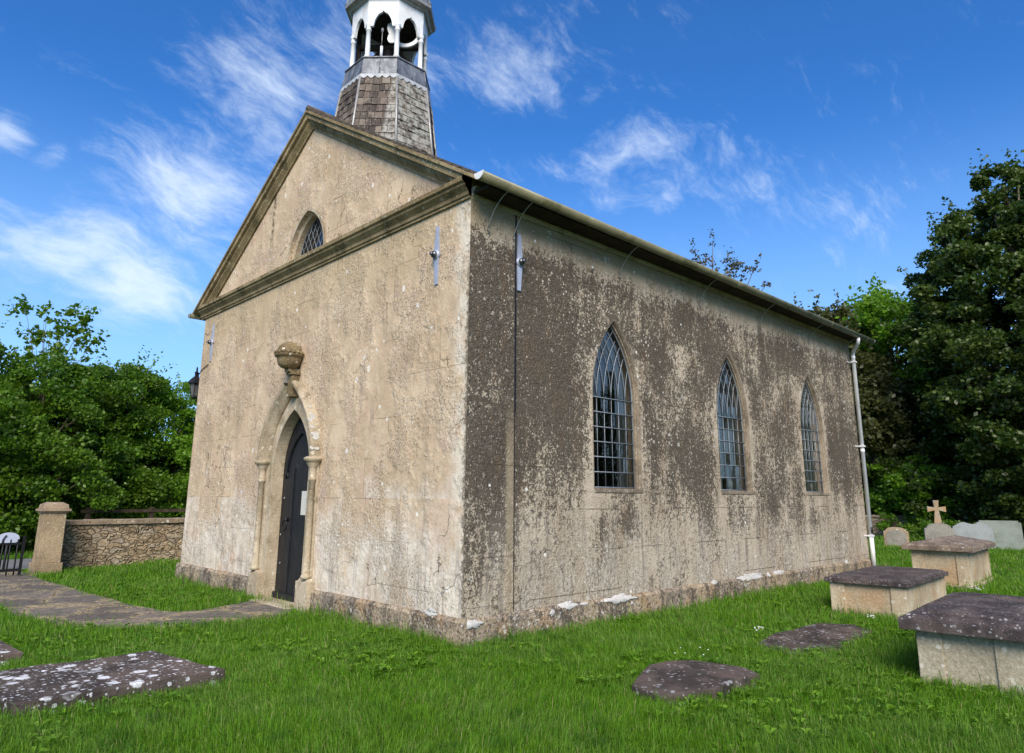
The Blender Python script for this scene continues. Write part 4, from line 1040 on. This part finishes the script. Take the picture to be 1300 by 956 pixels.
# ------------------------------------------------------------------ headstones
def headstone(loc, rz, w, h, th, shape, mat, label, lean=0, group='headstones'):
    t = empty('headstone', (loc[0], loc[1], 0), rz, label, 'headstone', group); t.rotation_euler = (0, lean, rz)
    # slab in local y-z plane, normal x
    if shape == 'shoulder':
        p = [(-w/2, -.3), (w/2, -.3), (w/2, h*.80), (w*.42, h*.82)]+[(w*.40*math.cos(a), h*.84+h*.16*math.sin(a)) for a in [math.pi*k/12 for k in range(13)]]+[(-w*.42, h*.82), (-w/2, h*.80)]
    elif shape == 'wavy':
        p = [(-w/2, -.3), (w/2, -.3), (w/2, h*.84)]+[(w/2-w*k/14, h*(.90+.10*math.sin(math.pi*k/14)-.05*math.cos(4*math.pi*k/14))) for k in range(1, 14)]+[(-w/2, h*.84)]
    else: p = [(-w/2, -.3), (w/2, -.3), (w/2, h*.93), (w*.44, h*.95), (w*.44, h), (-w*.44, h), (-w*.44, h*.95), (-w/2, h*.93)]
    b = MB(); b.prism([(-th/2, y, z) for y, z in p], (th, 0, 0)); o = b.build('slab', mat, t, bevel=.008); roughen(o, .004, 4, .12, w*10)
    if shape == 'shoulder':
        b = MB(); q = [(y*.78, max(.1, z*.88)) for y, z in p]; b.prism([(-th/2-.006, y, z) for y, z in q], (.008, 0, 0)); b.build('sunk_panel', M['headgrey'], t)
    return t
headstone((20.75, 2.36), .35, .74, .68, .12, 'shoulder', M['coping'], 'small round-shouldered headstone with grey panel near the white downpipe')
headstone((22.3, .50), .50, 1.15, .84, .10, 'wavy', M['headpale'], 'pale blue-grey headstone with wavy top right of the hipped tomb', .05)
headstone((22.9, -.12), .42, 1.25, .92, .10, 'square', mat_dressed('speckled_headstone', (.22, .26, .23), (.16, .19, .165), .5, .6, (.18, .20, .16), 16), 'pale square-topped headstone leaning, the rightmost', .04)
hb = headstone((20.94, 1.12), .42, .84, .84, .16, 'shoulder', M['headgrey'], 'stepped round headstone carrying a rust-stained stone cross', 0)
b = MB()
def crossbar(x0, y0, z0, x1, y1, z1): b.box((x0, y0, z0), (x1, y1, z1))
vs = [(-.055, y, z) for y, z in [(-.10, .80), (.10, .80), (.055, 1.18), (.24, 1.13), (.24, 1.30), (.055, 1.27), (.075, 1.48), (-.075, 1.48), (-.055, 1.27), (-.24, 1.30), (-.24, 1.13), (-.055, 1.18)]]
vs = [(x_, y_*1.1, z_+.04+(z_-.8)*.06) for x_, y_, z_ in vs]; b.prism(vs, (.11, 0, 0)); o = b.build('cross', M['crossstone'], hb, bevel=.01)
gk = empty('grave_kerb', (25.0, .6, 0), .42, 'low pale stone kerb in the grass behind the headstones', 'grave kerb')
b = MB(); b.box((0, -2.0, 0), (.12, 3.2, .10)); b.build('kerb_stone', M['headpale'], gk, bevel=.01)

# ------------------------------------------------------------------ boundary walls, gate, fence
def boundary(name, A, B, h, th, label):
    A, B = Vector((*A, 0)), Vector((*B, 0)); ln = (B-A).length; rz = math.atan2(B.y-A.y, B.x-A.x)
    t = empty(name, A, rz, label, 'wall')
    b = MB(); b.box((0, -th/2, -.3), (ln, th/2, h-.10)); o = b.build('masonry', M['rubble'], t); roughen(o, .022, 3, .22, ln)
    b = MB(); x = 0; r = random.Random(int(ln*10))
    while x < ln:
        w = min(r.uniform(.5, .9), ln-x); b.box((x+.004, -th/2-.05, h-.10+r.uniform(-.006, .006)), (x+w-.004, th/2+.05, h+r.uniform(-.008, .01))); x += w
    o = b.build('coping', M['coping'], t, bevel=.012); roughen(o, .008, 4, .2, 3)
    return t
boundary('stone_wall', (-1.45, 12.15), (9.5, 13.1), 1.02, .42, 'coped rubble wall between the gate pillar and the church')
boundary('stone_wall', (27.0, 12.0), (29.0, -14.0), .92, .45, 'low coped stone wall beyond the headstones, under the trees')
pl = empty('gate_pillar', (-1.66, 11.45, 0), .02, 'square stone gate pillar with moulded flat cap', 'gate pillar')
b = MB(); b.box((-.25, -.25, -.2), (.25, .25, .20)); b.box((-.21, -.21, .20), (.21, .21, 1.20), tap=.006); ob = b.build('shaft', M['pillar'], pl, bevel=.012); roughen(ob, .005, 4, .15, 2)
b = MB(); b.box((-.23, -.23, 1.20), (.23, .23, 1.235)); b.box((-.27, -.27, 1.235), (.27, .27, 1.285)); b.box((-.235, -.235, 1.285), (.235, .235, 1.38), tap=.02); b.box((-.20, -.20, 1.38), (.20, .20, 1.42), tap=.07); b.build('cap', M['coping'], pl, bevel=.01)
gt = empty('iron_gate', (-2.2, 10.75, .0), R(185), 'open black iron railing gate at the left edge by the pillar', 'gate')
b = MB(); b.box((0, -.015, .12), (1.25, .015, .17)); b.box((0, -.015, .62), (1.25, .015, .66)); b.box((0, -.02, .05), (.045, .02, .78)); b.build('gate_frame', M['iron'], gt)
for k in range(10):
    b = MB(); x = .12+k*.12; b.tube([(x, 0, .05), (x, 0, .72)], .014, 6); b.build('bar', M['iron'], gt)
sg = empty('oval_sign', (-2.24, 12.3, -.20), .0, 'white oval sign on a post behind the iron gate', 'sign')
b = MB(); pts = [(math.cos(t)*.20, 0, .86+math.sin(t)*.125) for t in [2*math.pi*k/24 for k in range(24)]]; b.prism(pts, (0, .02, 0)); b.build('sign_face', mat_plain('sign_white', (.42, .47, .60), .5, 0, .4, .05), sg)
b = MB(); b.tube([(-.10, -.012, .74), (-.09, -.012, .85), (-.04, -.012, .93)], .014, 6); b.build('dark_mark', M['iron'], sg)
b = MB(); b.tube([(0, .03, -.2), (0, .03, .98)], .025, 8); b.build('post', M['iron'], sg)
fn = empty('rail_fence', (.2, 16.6, 0), .06, 'dark wooden post and rail fence beyond the rubble wall', 'fence')
for k in range(6):
    b = MB(); b.box((k*1.7-.06, -.05, -.2), (k*1.7+.06, .05, 1.22)); b.build('post', M['postwood'], fn)
for z in (.55, .85, 1.12):
    b = MB(); b.box((-.2, -.075, z-.045), (8.8, -.051, z+.045)); b.build('rail', M['postwood'], fn)

# ------------------------------------------------------------------ trees
def leaves_np(C, size, rs, flat=.0, cup=.35):
    """C (n,3) centres -> rhombic folded leaves, two triangles sharing the midrib as quads"""
    n = len(C); d = rs.normal(size=(n, 3)); d[:, 2] = d[:, 2]*(1-flat)-.15; d /= np.linalg.norm(d, axis=1)[:, None]
    u = np.cross(d, rs.normal(size=(n, 3))); u /= np.linalg.norm(u, axis=1)[:, None]
    nn = np.cross(d, u); s = size*rs.uniform(.6, 1.35, (n, 1)); wd = s*.33
    a = C-d*s*.5; t = C+d*s*.5; l = C+u*wd-nn*s*.05*cup+d*s*-.05; r = C-u*wd-nn*s*.05*cup+d*s*-.05
    V = np.stack([a, r, t, l], 1).reshape(-1, 3); F = np.arange(n*4).reshape(n, 4); return V, F

def tree(name, label, cat, base, height, rad, nclump, nleaf, lsize, leafmat, barkmat, seed, profile='round', z0=.15, clump=.55, trunk_r=.25, group=None, nl=46, lean=(0, 0)):
    rs = np.random.default_rng(seed); t = empty(name, (base[0], base[1], 0), 0, label, cat, group)
    hs = rs.uniform(0, 1, nclump*3)
    if profile == 'round': pr = np.sqrt(np.clip(1-(2*hs-1)**2, 0, 1))*.95+.08
    elif profile == 'cone': pr = np.clip(1.0-hs**1.5, 0, 1)*(.55+.45*np.clip(hs*5, 0, 1))+.06
    elif profile == 'ovoid': pr = np.clip(np.sin(np.pi*np.clip(hs, 0, 1)**.75), 0, 1)**.7*.95+.08
    elif profile == 'spire': pr = np.interp(hs, [0, .12, .4, .63, .78, .9, 1], [.8, 1, .97, .80, .54, .28, .05])
    elif profile == 'hedge': pr = np.clip(1-(hs)**4, 0, 1)**.5*.95+.1
    elif profile == 'vase': pr = .25+.75*hs**.8*np.sqrt(np.clip(1.02-hs**6, 0, 1))
    keep = rs.uniform(0, 1, len(hs)) < (pr/pr.max())**1.3
    hs, pr = hs[keep][:nclump], pr[keep][:nclump]; n = len(hs)
    ang = rs.uniform(0, 2*np.pi, n); lob = 1+.20*np.sin(ang*3+seed+hs*7)+.12*np.sin(ang*5+hs*11+seed*2)
    q = rs.uniform(.25, 1, n)**.5
    rr = rad*pr*lob*q*rs.uniform(.85, 1.12, n)
    zz = height*(z0+(1-z0)*hs)
    C = np.stack([rr*np.cos(ang)+lean[0]*zz, rr*np.sin(ang)+lean[1]*zz, zz], 1)
    # trunk and limbs
    b = MB(); top = height*(.92 if profile in ('cone', 'ovoid', 'spire') else .6)
    b.tube([(lean[0]*z+.06*math.sin(z), lean[1]*z, z) for z in np.linspace(-.2, top, 8)], [trunk_r*(1-.8*i/7) for i in range(8)], 8)
    o_t = b.build('trunk', barkmat, t)
    b = MB(); idx = rs.permutation(n)[:min(n, nl)]
    for k in idx:
        e = Vector(C[k]); s0 = Vector((lean[0]*e.z*.6, lean[1]*e.z*.6, max(.15*height*.5, min(top*.95, e.z*rs.uniform(.45, .8)))))
        mid = (s0+e)/2+Vector((0, 0, rs.uniform(-.05, .12)*height*.3)); r0 = trunk_r*.32
        b.tube([s0, s0.lerp(mid, .5), mid, mid.lerp(e, .6), e], [r0, r0*.8, r0*.55, r0*.35, r0*.12], 5)
    b.build('limb', barkmat, o_t)
    # leaves: each clump a flattened burst, denser toward its upper outside
    w = rs.uniform(.4, 1.3, n); cnt = np.maximum(3, (nleaf*w/w.sum())).astype(int)
    P = np.repeat(C, cnt, 0); cs_ = np.repeat(clump*rs.uniform(.55, 1.35, n), cnt)[:, None]
    d = rs.normal(size=P.shape); d /= np.linalg.norm(d, axis=1)[:, None]
    rad_ = rs.uniform(0, 1, (len(P), 1))**.45
    P = P+d*rad_*cs_*np.array([1, 1, .62]); P[:, 2] -= (rad_[:, 0]**2)*cs_[:, 0]*.15
    # twig sprays reaching out of the outline
    ns = n//2
    for k in rs.permutation(n)[:ns]:
        od = C[k]*np.array([1, 1, .2]); od = od/np.linalg.norm(od+1e-6)+np.array([0, 0, rs.uniform(-.1, .9)]); od /= np.linalg.norm(od)
        m_ = 14; tt = np.linspace(.5, 1.7, m_)[:, None]
        P = np.vstack([P, C[k]+od*tt*clump+rs.normal(size=(m_, 3))*lsize*.6])
    P = P[P[:, 2] > .03]
    V, F = leaves_np(P, lsize, rs, .2)
    mesh_np('crown', V, F, leafmat, t)
    return t

GL = mat_leaf('leaf_mid_green', (.026, .075, .006), (.105, .215, .014), .38, (.140, .235, .018))
GD = mat_leaf('leaf_dark_evergreen', (.012, .032, .006), (.062, .105, .014), .28, (.085, .125, .020))
GB = mat_leaf('leaf_bright', (.05, .13, .010), (.16, .31, .02), .4)
GO = mat_leaf('leaf_olive', (.035, .045, .012), (.085, .095, .025), .3, (.10, .10, .03))
GR = mat_leaf('leaf_reddish', (.05, .055, .02), (.10, .09, .035), .3, (.12, .08, .05))
# left row, beyond the lane
tree('hedgerow_tree', 'broad dark-leaved tree filling the left edge above the gate', 'tree', (-3.6, 19.0), 6.0, 3.0, 230, 90000, .11, GL, M['bark'], 1, 'hedge', .05, .62, .2, 'hedgerow trees')
tree('hedgerow_tree', 'thin airy tree with loose leafy shoots rising above the left hedgerow', 'tree', (-1.0, 18.4), 7.2, 1.45, 80, 1500, .14, GL, M['bark'], 12, 'vase', .55, .17, .06, 'hedgerow trees', nl=16)
tree('hedgerow_tree', 'bushy tree directly behind the gate pillar', 'tree', (-.9, 18.4), 5.7, 2.3, 200, 80000, .105, GL, M['bark'], 3, 'hedge', .05, .55, .2, 'hedgerow trees')
tree('hedgerow_tree', 'bushy tree behind the middle of the rubble wall', 'tree', (1.0, 19.6), 5.75, 2.2, 190, 76000, .105, GL, M['bark2'], 4, 'hedge', .08, .52, .2, 'hedgerow trees')
tree('hedgerow_tree', 'brighter bushy tree seen below the wall lantern', 'tree', (3.2, 19.8), 5.45, 2.3, 190, 72000, .10, GB, M['bark2'], 5, 'hedge', .20, .5, .2, 'hedgerow trees')
tree('hedgerow_tree', 'leafy tree mostly hidden behind the front corner of the church', 'tree', (6.2, 20.5), 5.4, 2.3, 120, 34000, .12, GL, M['bark2'], 6, 'hedge', .10, .5, .2, 'hedgerow trees')
tree('hedgerow_tree', 'dark tree beyond the lane, at the far left', 'tree', (-7.2, 18.6), 6.4, 2.9, 140, 24000, .16, GL, M['bark'], 7, 'hedge', .05, .6, .2, 'hedgerow trees')
# right-hand group
tree('evergreen_tree', 'tall dense dark evergreen with a ragged pointed top at the right', 'tree', (28.6, -.75), 15.9, 4.7, 1000, 260000, .17, GD, M['bark'], 21, 'spire', .02, .52, .5, nl=20)
tree('evergreen_tree', 'second peak of dark evergreen, close to the right edge', 'tree', (30.2, -2.7), 17.0, 3.9, 640, 130000, .18, GD, M['bark'], 32, 'spire', .04, .55, .5, nl=14)
tree('evergreen_tree', 'dark evergreen cut off by the right edge', 'tree', (30.5, -7.8), 16.0, 4.6, 400, 66000, .24, GD, M['bark'], 22, 'spire', .04, .85, .5)
tree('broadleaf_tree', 'bright green broadleaf tree between the church corner and the tall evergreen', 'tree', (32.2, 5.3), 11.8, 3.3, 300, 50000, .23, GB, M['bark2'], 23, 'round', .25, .7, .3)
tree('broadleaf_tree', 'olive-brown tree right behind the white downpipe', 'tree', (29.4, 6.3), 8.9, 3.1, 300, 50000, .19, GO, M['bark2'], 24, 'ovoid', .1, .6, .3)
tree('shrub', 'fresh green shrub leaning over the far wall by the downpipe', 'shrub', (28.2, 3.7), 3.5, 1.7, 170, 30000, .13, GB, M['bark2'], 25, 'hedge', .15, .38, .06)
tree('shrub', 'dark shrub under the evergreen, right of the stone cross', 'shrub', (28.2, -1.2), 2.9, 2.4, 180, 32000, .16, GD, M['bark'], 26, 'hedge', .05, .5, .06)
tree('broadleaf_tree', 'tree top with reddish tips showing over the middle of the roof', 'tree', (29.9, 14.0), 15.9, 2.6, 130, 4200, .17, GR, M['bark'], 27, 'round', .55, .42, .28)
tree('broadleaf_tree', 'tree top showing over the far end of the roof', 'tree', (31.5, 8.6), 11.6, 3.2, 220, 16000, .20, GO, M['bark'], 28, 'round', .3, .6, .28)
tree('broadleaf_tree', 'dark tree added out of view on the right, for its reflection in the first side window', 'tree', (15.5, -11.8), 5.6, 2.0, 130, 12000, .26, GD, M['bark'], 41, 'hedge', .02, .7, .3)  # unseen tree, added to darken the reflection in the first side window
# low rough growth along the far wall
tree('shrub', 'rough weedy growth at the foot of the far wall behind the cross', 'shrub', (24.6, 2.0), .75, 1.3, 60, 9000, .10, GL, M['bark'], 29, 'hedge', .05, .25, .02)
tree('shrub', 'dark hedge along the far wall left of the evergreen', 'shrub', (29.5, 8.5), 2.2, 3.0, 130, 20000, .15, GD, M['bark'], 30, 'hedge', .05, .5, .05)
tree('shrub', 'dark hedge under the evergreen at the right edge', 'shrub', (28.8, -5.5), 3.0, 3.6, 220, 36000, .16, GD, M['bark'], 31, 'hedge', .03, .5, .05)

tree('shrub', 'dark hedge filling the gap far behind the evergreen', 'shrub', (36, -4.5), 6.5, 5.5, 260, 36000, .26, GD, M['bark'], 33, 'hedge', .02, .8, .05)

tree('shrub', 'dark hedge far behind the bright green tree', 'shrub', (38, 4.5), 6.5, 5.5, 240, 30000, .26, GD, M['bark'], 34, 'hedge', .02, .8, .05)
# ------------------------------------------------------------------ grass: one field of blades
CAMP = np.array([-5.164, -6.145])
def inpoly(x, y, P):
    P = np.array(P); c = np.zeros(len(x), bool); j = len(P)-1
    for i in range(len(P)):
        cnd = ((P[i, 1] > y) != (P[j, 1] > y)) & (x < (P[j, 0]-P[i, 0])*(y-P[i, 1])/(P[j, 1]-P[i, 1]+1e-12)+P[i, 0]); c ^= cnd; j = i
    return c
def scatter(n, r0, r1, a0=-12, a1=104, rs=rng):
    u = rs.uniform(0, 1, n); r = r0*(r1/r0)**u if False else np.sqrt(r0**2+(r1**2-r0**2)*u)
    a = np.radians(rs.uniform(a0, a1, n)); return CAMP[0]+r*np.cos(a), CAMP[1]+r*np.sin(a), r
def logscatter(n, r0, r1, a0=-12, a1=104, rs=rng):
    r = r0*(r1/r0)**rs.uniform(0, 1, n); a = np.radians(rs.uniform(a0, a1, n)); return CAMP[0]+r*np.cos(a), CAMP[1]+r*np.sin(a), r
x1, y1, r1 = scatter(330000, 3.2, 8.5); x2, y2, r2 = logscatter(700000, 8.5, 44)
x, y, r = np.r_[x1, x2], np.r_[y1, y2], np.r_[r1, r2]
k = ~((x > -.07) & (x < L+.1) & (y > -.07) & (y < W+.1))
for P in LED:
    c = np.mean(np.array(P), 0); k &= ~inpoly(x, y, [tuple(c+(np.array(q)-c)*.93) for q in P])
jit = rng.normal(size=(2, len(x)))*.09
k &= ~inpoly(x+jit[0], y+jit[1], PATH)
for loc, th, w, l, o in TOMBS:
    dx, dy = x-loc[0], y-loc[1]; u = dx*math.cos(th)+dy*math.sin(th); v = -dx*math.sin(th)+dy*math.cos(th)
    k &= ~((u > o) & (u < l-o) & (v > o) & (v < w-o))
k &= ~((y > 12.0) & (y < 15.3) & (x < 4)); k &= (y < 24) & (x < 27.2)
k &= ~((np.abs(x+1.66) < .27) & (np.abs(y-11.45) < .3))
x, y, r = x[k], y[k], r[k]; n = len(x)
def vnoise(x, y, s, seed):
    rs = np.random.default_rng(seed); g = rs.uniform(0, 1, (64, 64)); xi = x*s; yi = y*s
    x0 = np.floor(xi).astype(int); y0 = np.floor(yi).astype(int); fx = xi-x0; fy = yi-y0; fx = fx*fx*(3-2*fx); fy = fy*fy*(3-2*fy)
    a = g[x0 % 64, y0 % 64]; b_ = g[(x0+1) % 64, y0 % 64]; c = g[x0 % 64, (y0+1) % 64]; d = g[(x0+1) % 64, (y0+1) % 64]
    return (a*(1-fx)+b_*fx)*(1-fy)+(c*(1-fx)+d*fx)*fy
pt = .55*vnoise(x, y, 1.3, 1)+.3*vnoise(x, y, 4.1, 2)+.25*vnoise(x, y, .45, 3)
tuft = vnoise(x, y, 9., 11); hgt = (.035+.075*pt+.05*np.maximum(0, tuft-.62)/.38)*rng.uniform(.5, 1.4, n)
hgt = np.where(rng.uniform(0, 1, n) < .02, hgt*1.7, hgt)
edge = np.exp(-np.maximum(0, np.where((x > -.1) & (x < L+.1), -y, 9))*3.0)+np.exp(-np.maximum(0, np.where((y > -.1) & (y < W), -x, 9))*3.0)
hgt *= 1+.45*edge
for loc, th, w, l, o in TOMBS:
    dx, dy = x-loc[0], y-loc[1]; u = dx*math.cos(th)+dy*math.sin(th); v = -dx*math.sin(th)+dy*math.cos(th)
    dd_ = np.hypot(np.maximum(0, np.maximum(o-u, u-(l-o))), np.maximum(0, np.maximum(o-v, v-(w-o)))); hgt *= 1+.6*np.exp(-dd_*7)
wid = np.maximum(.0032, r*.00062)*rng.uniform(.6, 1.4, n)
az = rng.uniform(0, 2*np.pi, n); lean = rng.uniform(.15, 1.15, n)*hgt; la = az+rng.normal(size=n)*.3+1.57
flow = vnoise(x, y, .8, 6)*6.28; lx = np.cos(flow)*.35+np.cos(la); ly = np.sin(flow)*.35+np.sin(la)
bx, by = np.cos(az)*wid*.5, np.sin(az)*wid*.5
z0 = np.full(n, -.015)
V = np.empty((n, 5, 3)); 
V[:, 0] = np.stack([x-bx, y-by, z0], 1); V[:, 1] = np.stack([x+bx, y+by, z0], 1)
mx, my, mz = x+lx*lean*.35, y+ly*lean*.35, hgt*.62
V[:, 2] = np.stack([mx+bx*.8, my+by*.8, mz], 1); V[:, 3] = np.stack([mx-bx*.8, my-by*.8, mz], 1)
V[:, 4] = np.stack([x+lx*lean, y+ly*lean, hgt*(1-.25*lean/hgt)], 1)
base = np.arange(n)[:, None]*5
F = np.concatenate([base+np.array([0, 1, 2]), base+np.array([0, 2, 3]), base+np.array([3, 2, 4])], 0)
o = mesh_np('grass', V.reshape(-1, 3), F, M['grass']); tag(o, 'short bright green grass of the churchyard lawn', 'grass', kind='stuff')

# clover and rosettes among the blades
xw, yw, rw = scatter(9000, 3.4, 15); kk = ~((xw > -.15) & (xw < L+.1) & (yw > -.15) & (yw < W+.1)) & ~inpoly(xw, yw, PATH)
for P in LED: kk &= ~inpoly(xw, yw, P)
kk &= vnoise(xw, yw, .9, 21)*.6+vnoise(xw, yw, 3.1, 22)*.4 > .56
xw, yw = xw[kk], yw[kk]; m_ = len(xw); nl_ = 6
a_ = rng.uniform(0, 6.283, (m_, nl_)); ln_ = rng.uniform(.03, .075, (m_, nl_)); zz_ = rng.uniform(.04, .085, (m_, 1))+rng.uniform(-.01, .01, (m_, nl_))
cx_, cy_ = xw[:, None]+np.cos(a_)*.012, yw[:, None]+np.sin(a_)*.012; dx_, dy_ = np.cos(a_), np.sin(a_); wd_ = ln_*.32
Vw = np.stack([np.stack([cx_, cy_, zz_-.03], -1), np.stack([cx_+dx_*ln_*.6-dy_*wd_, cy_+dy_*ln_*.6+dx_*wd_, zz_], -1), np.stack([cx_+dx_*ln_, cy_+dy_*ln_, zz_-.004], -1), np.stack([cx_+dx_*ln_*.6+dy_*wd_, cy_+dy_*ln_*.6-dx_*wd_, zz_], -1)], 2).reshape(-1, 3)
o = mesh_np('lawn_weeds', Vw, np.arange(len(Vw)).reshape(-1, 4), GB); tag(o, 'small broad-leaved weeds and clover scattered through the lawn', 'weeds', kind='stuff')

# ------------------------------------------------------------------ small plants and daisies
def flower(name, label, cat, loc, h, nh, rad, group=None, seed=0):
    r = random.Random(seed); b = MB(); t = empty(name, (loc[0], loc[1], 0), 0, label, cat, group)
    s = MB()
    for i in range(nh):
        a = r.uniform(0, 6.28); q = rad*r.random()**.5; hh = h*r.uniform(.75, 1)
        s.tube([(0, 0, 0), (q*.5*math.cos(a), q*.5*math.sin(a), hh*.6), (q*math.cos(a), q*math.sin(a), hh)], .002, 4)
        b.lathe([(.0, .003), (.006, .004), (.009, .0), (.003, -.003)], (q*math.cos(a), q*math.sin(a), hh), 6)
    s.build('stem', GB, t); b.build('flower_head', M['petal'], t)
for i, (gx_, gy_) in enumerate([(1.17, -1.88), (1.39, -1.83), (1.28, -1.93), (1.61, -1.93), (1.57, -2.04), (1.3, -2.14)]):
    flower('daisy', 'tiny white daisy in the lawn before the side wall', 'flower', (gx_, gy_), .10, 1, .02, 'daisies dotted in the lawn', i)
flower('cow_parsley', 'small white flower clump at the near corner of the sunken slab', 'flower', (2.84, -1.95), .15, 14, .06, None, 40)
flower('cow_parsley', 'white flower clump in front of the low chest tomb', 'flower', (4.91, -2.42), .12, 12, .07, None, 41)
flower('cow_parsley', 'white flower clump between the low tomb and the hipped tomb', 'flower', (9.2, -2.6), .14, 20, .14, None, 42)

# ------------------------------------------------------------------ camera
f, pitch, yaw, roll = .8854053, .2185703, .8071625, .00647642
fw = Vector((math.cos(pitch)*math.cos(yaw), math.cos(pitch)*math.sin(yaw), math.sin(pitch)))
rt = Vector((math.sin(yaw), -math.cos(yaw), 0)); up = rt.cross(fw)
r2_ = rt*math.cos(roll)+up*math.sin(roll); u2_ = -rt*math.sin(roll)+up*math.cos(roll)
cam = bpy.data.cameras.new('camera'); co_ = bpy.data.objects.new('camera', cam); COL.objects.link(co_)
cam.sensor_width = 36; cam.sensor_fit = 'HORIZONTAL'; cam.lens = f*1000/1300*36; cam.shift_y = -44.5/1300
cam.clip_end = 2000; cam.clip_start = .05
Mx = Matrix((r2_, u2_, -fw)).transposed().to_4x4(); Mx.translation = Vector((-5.1640551, -6.1453065, 1.6)); co_.matrix_world = Mx
sc.camera = co_

# ------------------------------------------------------------------ light and sky
SUN_AZ, SUN_EL = R(227), R(38)              # direction towards the sun, measured from +x
sd = bpy.data.lights.new('sun', 'SUN'); sd.energy = 4.0; sd.angle = R(34); sd.color = (1, .89, .74)
so = bpy.data.objects.new('sun', sd); COL.objects.link(so)
v = Vector((math.cos(SUN_EL)*math.cos(SUN_AZ), math.cos(SUN_EL)*math.sin(SUN_AZ), math.sin(SUN_EL)))
so.rotation_euler = v.to_track_quat('Z', 'Y').to_euler(); so.location = v*50
w = bpy.data.worlds.new('World'); sc.world = w; w.use_nodes = True
m = N(w, True)
sky = m.new('ShaderNodeTexSky', sky_type='NISHITA'); sky.sun_disc = False; sky.sun_elevation = SUN_EL; sky.sun_rotation = math.pi/2-SUN_AZ
sky.air_density = 1.0; sky.dust_density = .3; sky.ozone_density = 2.5
d = m.vmath('NORMALIZE', m.co('Generated'))
SKYC = m.mix(1.0, sky.outputs[0], (.30, .80, 1.36), 'MULTIPLY')
def D_(az, el): a, e = R(az), R(el); return Vector((math.cos(e)*math.cos(a), math.cos(e)*math.sin(a), math.sin(e)))
def pixdir(px, py):
    q = fw+r2_*((px-650)/885.4)-u2_*((py-433.5)/885.4); return q.normalized()
# wispy noise in a streak-aligned basis
e1 = (pixdir(250, 400)-pixdir(0, 290)).normalized(); e3 = Vector((.4, .5, .75)).normalized(); e2 = e3.cross(e1).normalized(); e3 = e1.cross(e2)
wn = m.new('ShaderNodeTexNoise'); m.put(wn.inputs['Vector'], d); wn.inputs['Scale'].default_value = 3; wn.inputs['Detail'].default_value = 4
dw = m.vmath('ADD', d, m.vmath('SCALE', m.vmath('SUBTRACT', wn.outputs['Color'], (.5, .5, .5)), sc=.16))
cc = m.comb(m.math('MULTIPLY', m.vmath('DOT_PRODUCT', dw, tuple(e1)), 1.3), m.math('MULTIPLY', m.vmath('DOT_PRODUCT', dw, tuple(e2)), 3.6), m.math('MULTIPLY', m.vmath('DOT_PRODUCT', dw, tuple(e3)), 2.6))
n1 = m.noise(cc, 4.5, 11, .66, .2); n2 = m.noise(cc, 15, 10, .68, .2)
tot = None
for (px_, py_, qx, qy, s2, amp) in [(90, 318, 235, 385, .060, 1.15), (0, 290, 200, 345, .06, 1.05), (190, 205, 300, 262, .08, 1.1), (290, 60, 400, 130, .085, .75), (390, 60, 560, 60, .08, .65), (605, 55, 680, 90, .055, .7),
        (12, 150, 22, 172, .028, .9), (50, 198, 78, 192, .016, .7), (170, 120, 195, 136, .02, .35), (650, 200, 900, 190, .034, .72), (850, 205, 1010, 290, .06, .6), (1000, 270, 1160, 260, .06, .5), (735, 113, 760, 119, .016, .4),
        (180, 392, 215, 392, .02, .65), (90, 385, 140, 400, .012, .4), (1110, 350, 1160, 335, .02, .6), (820, 270, 860, 262, .02, .6), (640, 10, 740, 8, .03, .4), (700, 240, 900, 260, .035, .4)]:
    a, b_ = pixdir(px_, py_), pixdir(qx, qy); c = (a+b_).normalized(); t1 = (b_-a); s1 = t1.length*.5+s2*.6; t1 = (t1-c*t1.dot(c)).normalized(); t2 = c.cross(t1)
    uu = m.math('DIVIDE', m.vmath('DOT_PRODUCT', dw, tuple(t1)), s1*.95); vv = m.math('DIVIDE', m.vmath('DOT_PRODUCT', dw, tuple(t2)), s2)
    ctr = m.math('DIVIDE', 0, 1)
    uu = m.math('POWER', m.math('ABSOLUTE', uu), 2); vv = m.math('POWER', m.math('ABSOLUTE', vv), 2)
    g = m.math('MULTIPLY', m.math('EXPONENT', m.math('MULTIPLY', m.math('ADD', uu, vv), -1)), m.math('MULTIPLY', m.math('GREATER_THAN', m.vmath('DOT_PRODUCT', d, tuple(c)), 0), amp))
    tot = g if tot is None else m.math('MAXIMUM', tot, g)
back = m.math('MULTIPLY', m.ss(m.vmath('DOT_PRODUCT', d, tuple(fw)), .60, .2), .62)   # ordinary broken cloud over the rest of the sky
tot = m.math('MAXIMUM', tot, back); tot = m.math('MAXIMUM', tot, .10)
nz = m.math('ADD', m.math('MULTIPLY', n1, .75), m.math('MULTIPLY', n2, .65))
cl = m.math('MULTIPLY', m.ss(m.math('ADD', m.math('MULTIPLY', tot, .52), nz), .80, 1.48), .84)
z = m.sep(d)[2]
hz = m.math('MULTIPLY', m.ss(z, .50, .04), .62)
cl = m.math('MAXIMUM', cl, 0)
colr = m.mix(hz, SKYC, (3.9, 6.0, 8.6)); colr = m.mix(cl, colr, (6.2, 7.1, 8.3))
bg = m.new('ShaderNodeBackground'); m.put(bg.inputs[0], colr); bg.inputs[1].default_value = .105
oo = m.new('ShaderNodeOutputWorld'); m.nt.links.new(bg.outputs[0], oo.inputs[0])

vs_ = sc.view_settings; vs_.view_transform = 'Standard'; vs_.look = 'None'; vs_.gamma = 1; vs_.exposure = .48
sc.cycles.max_bounces = 6; sc.cycles.transparent_max_bounces = 8
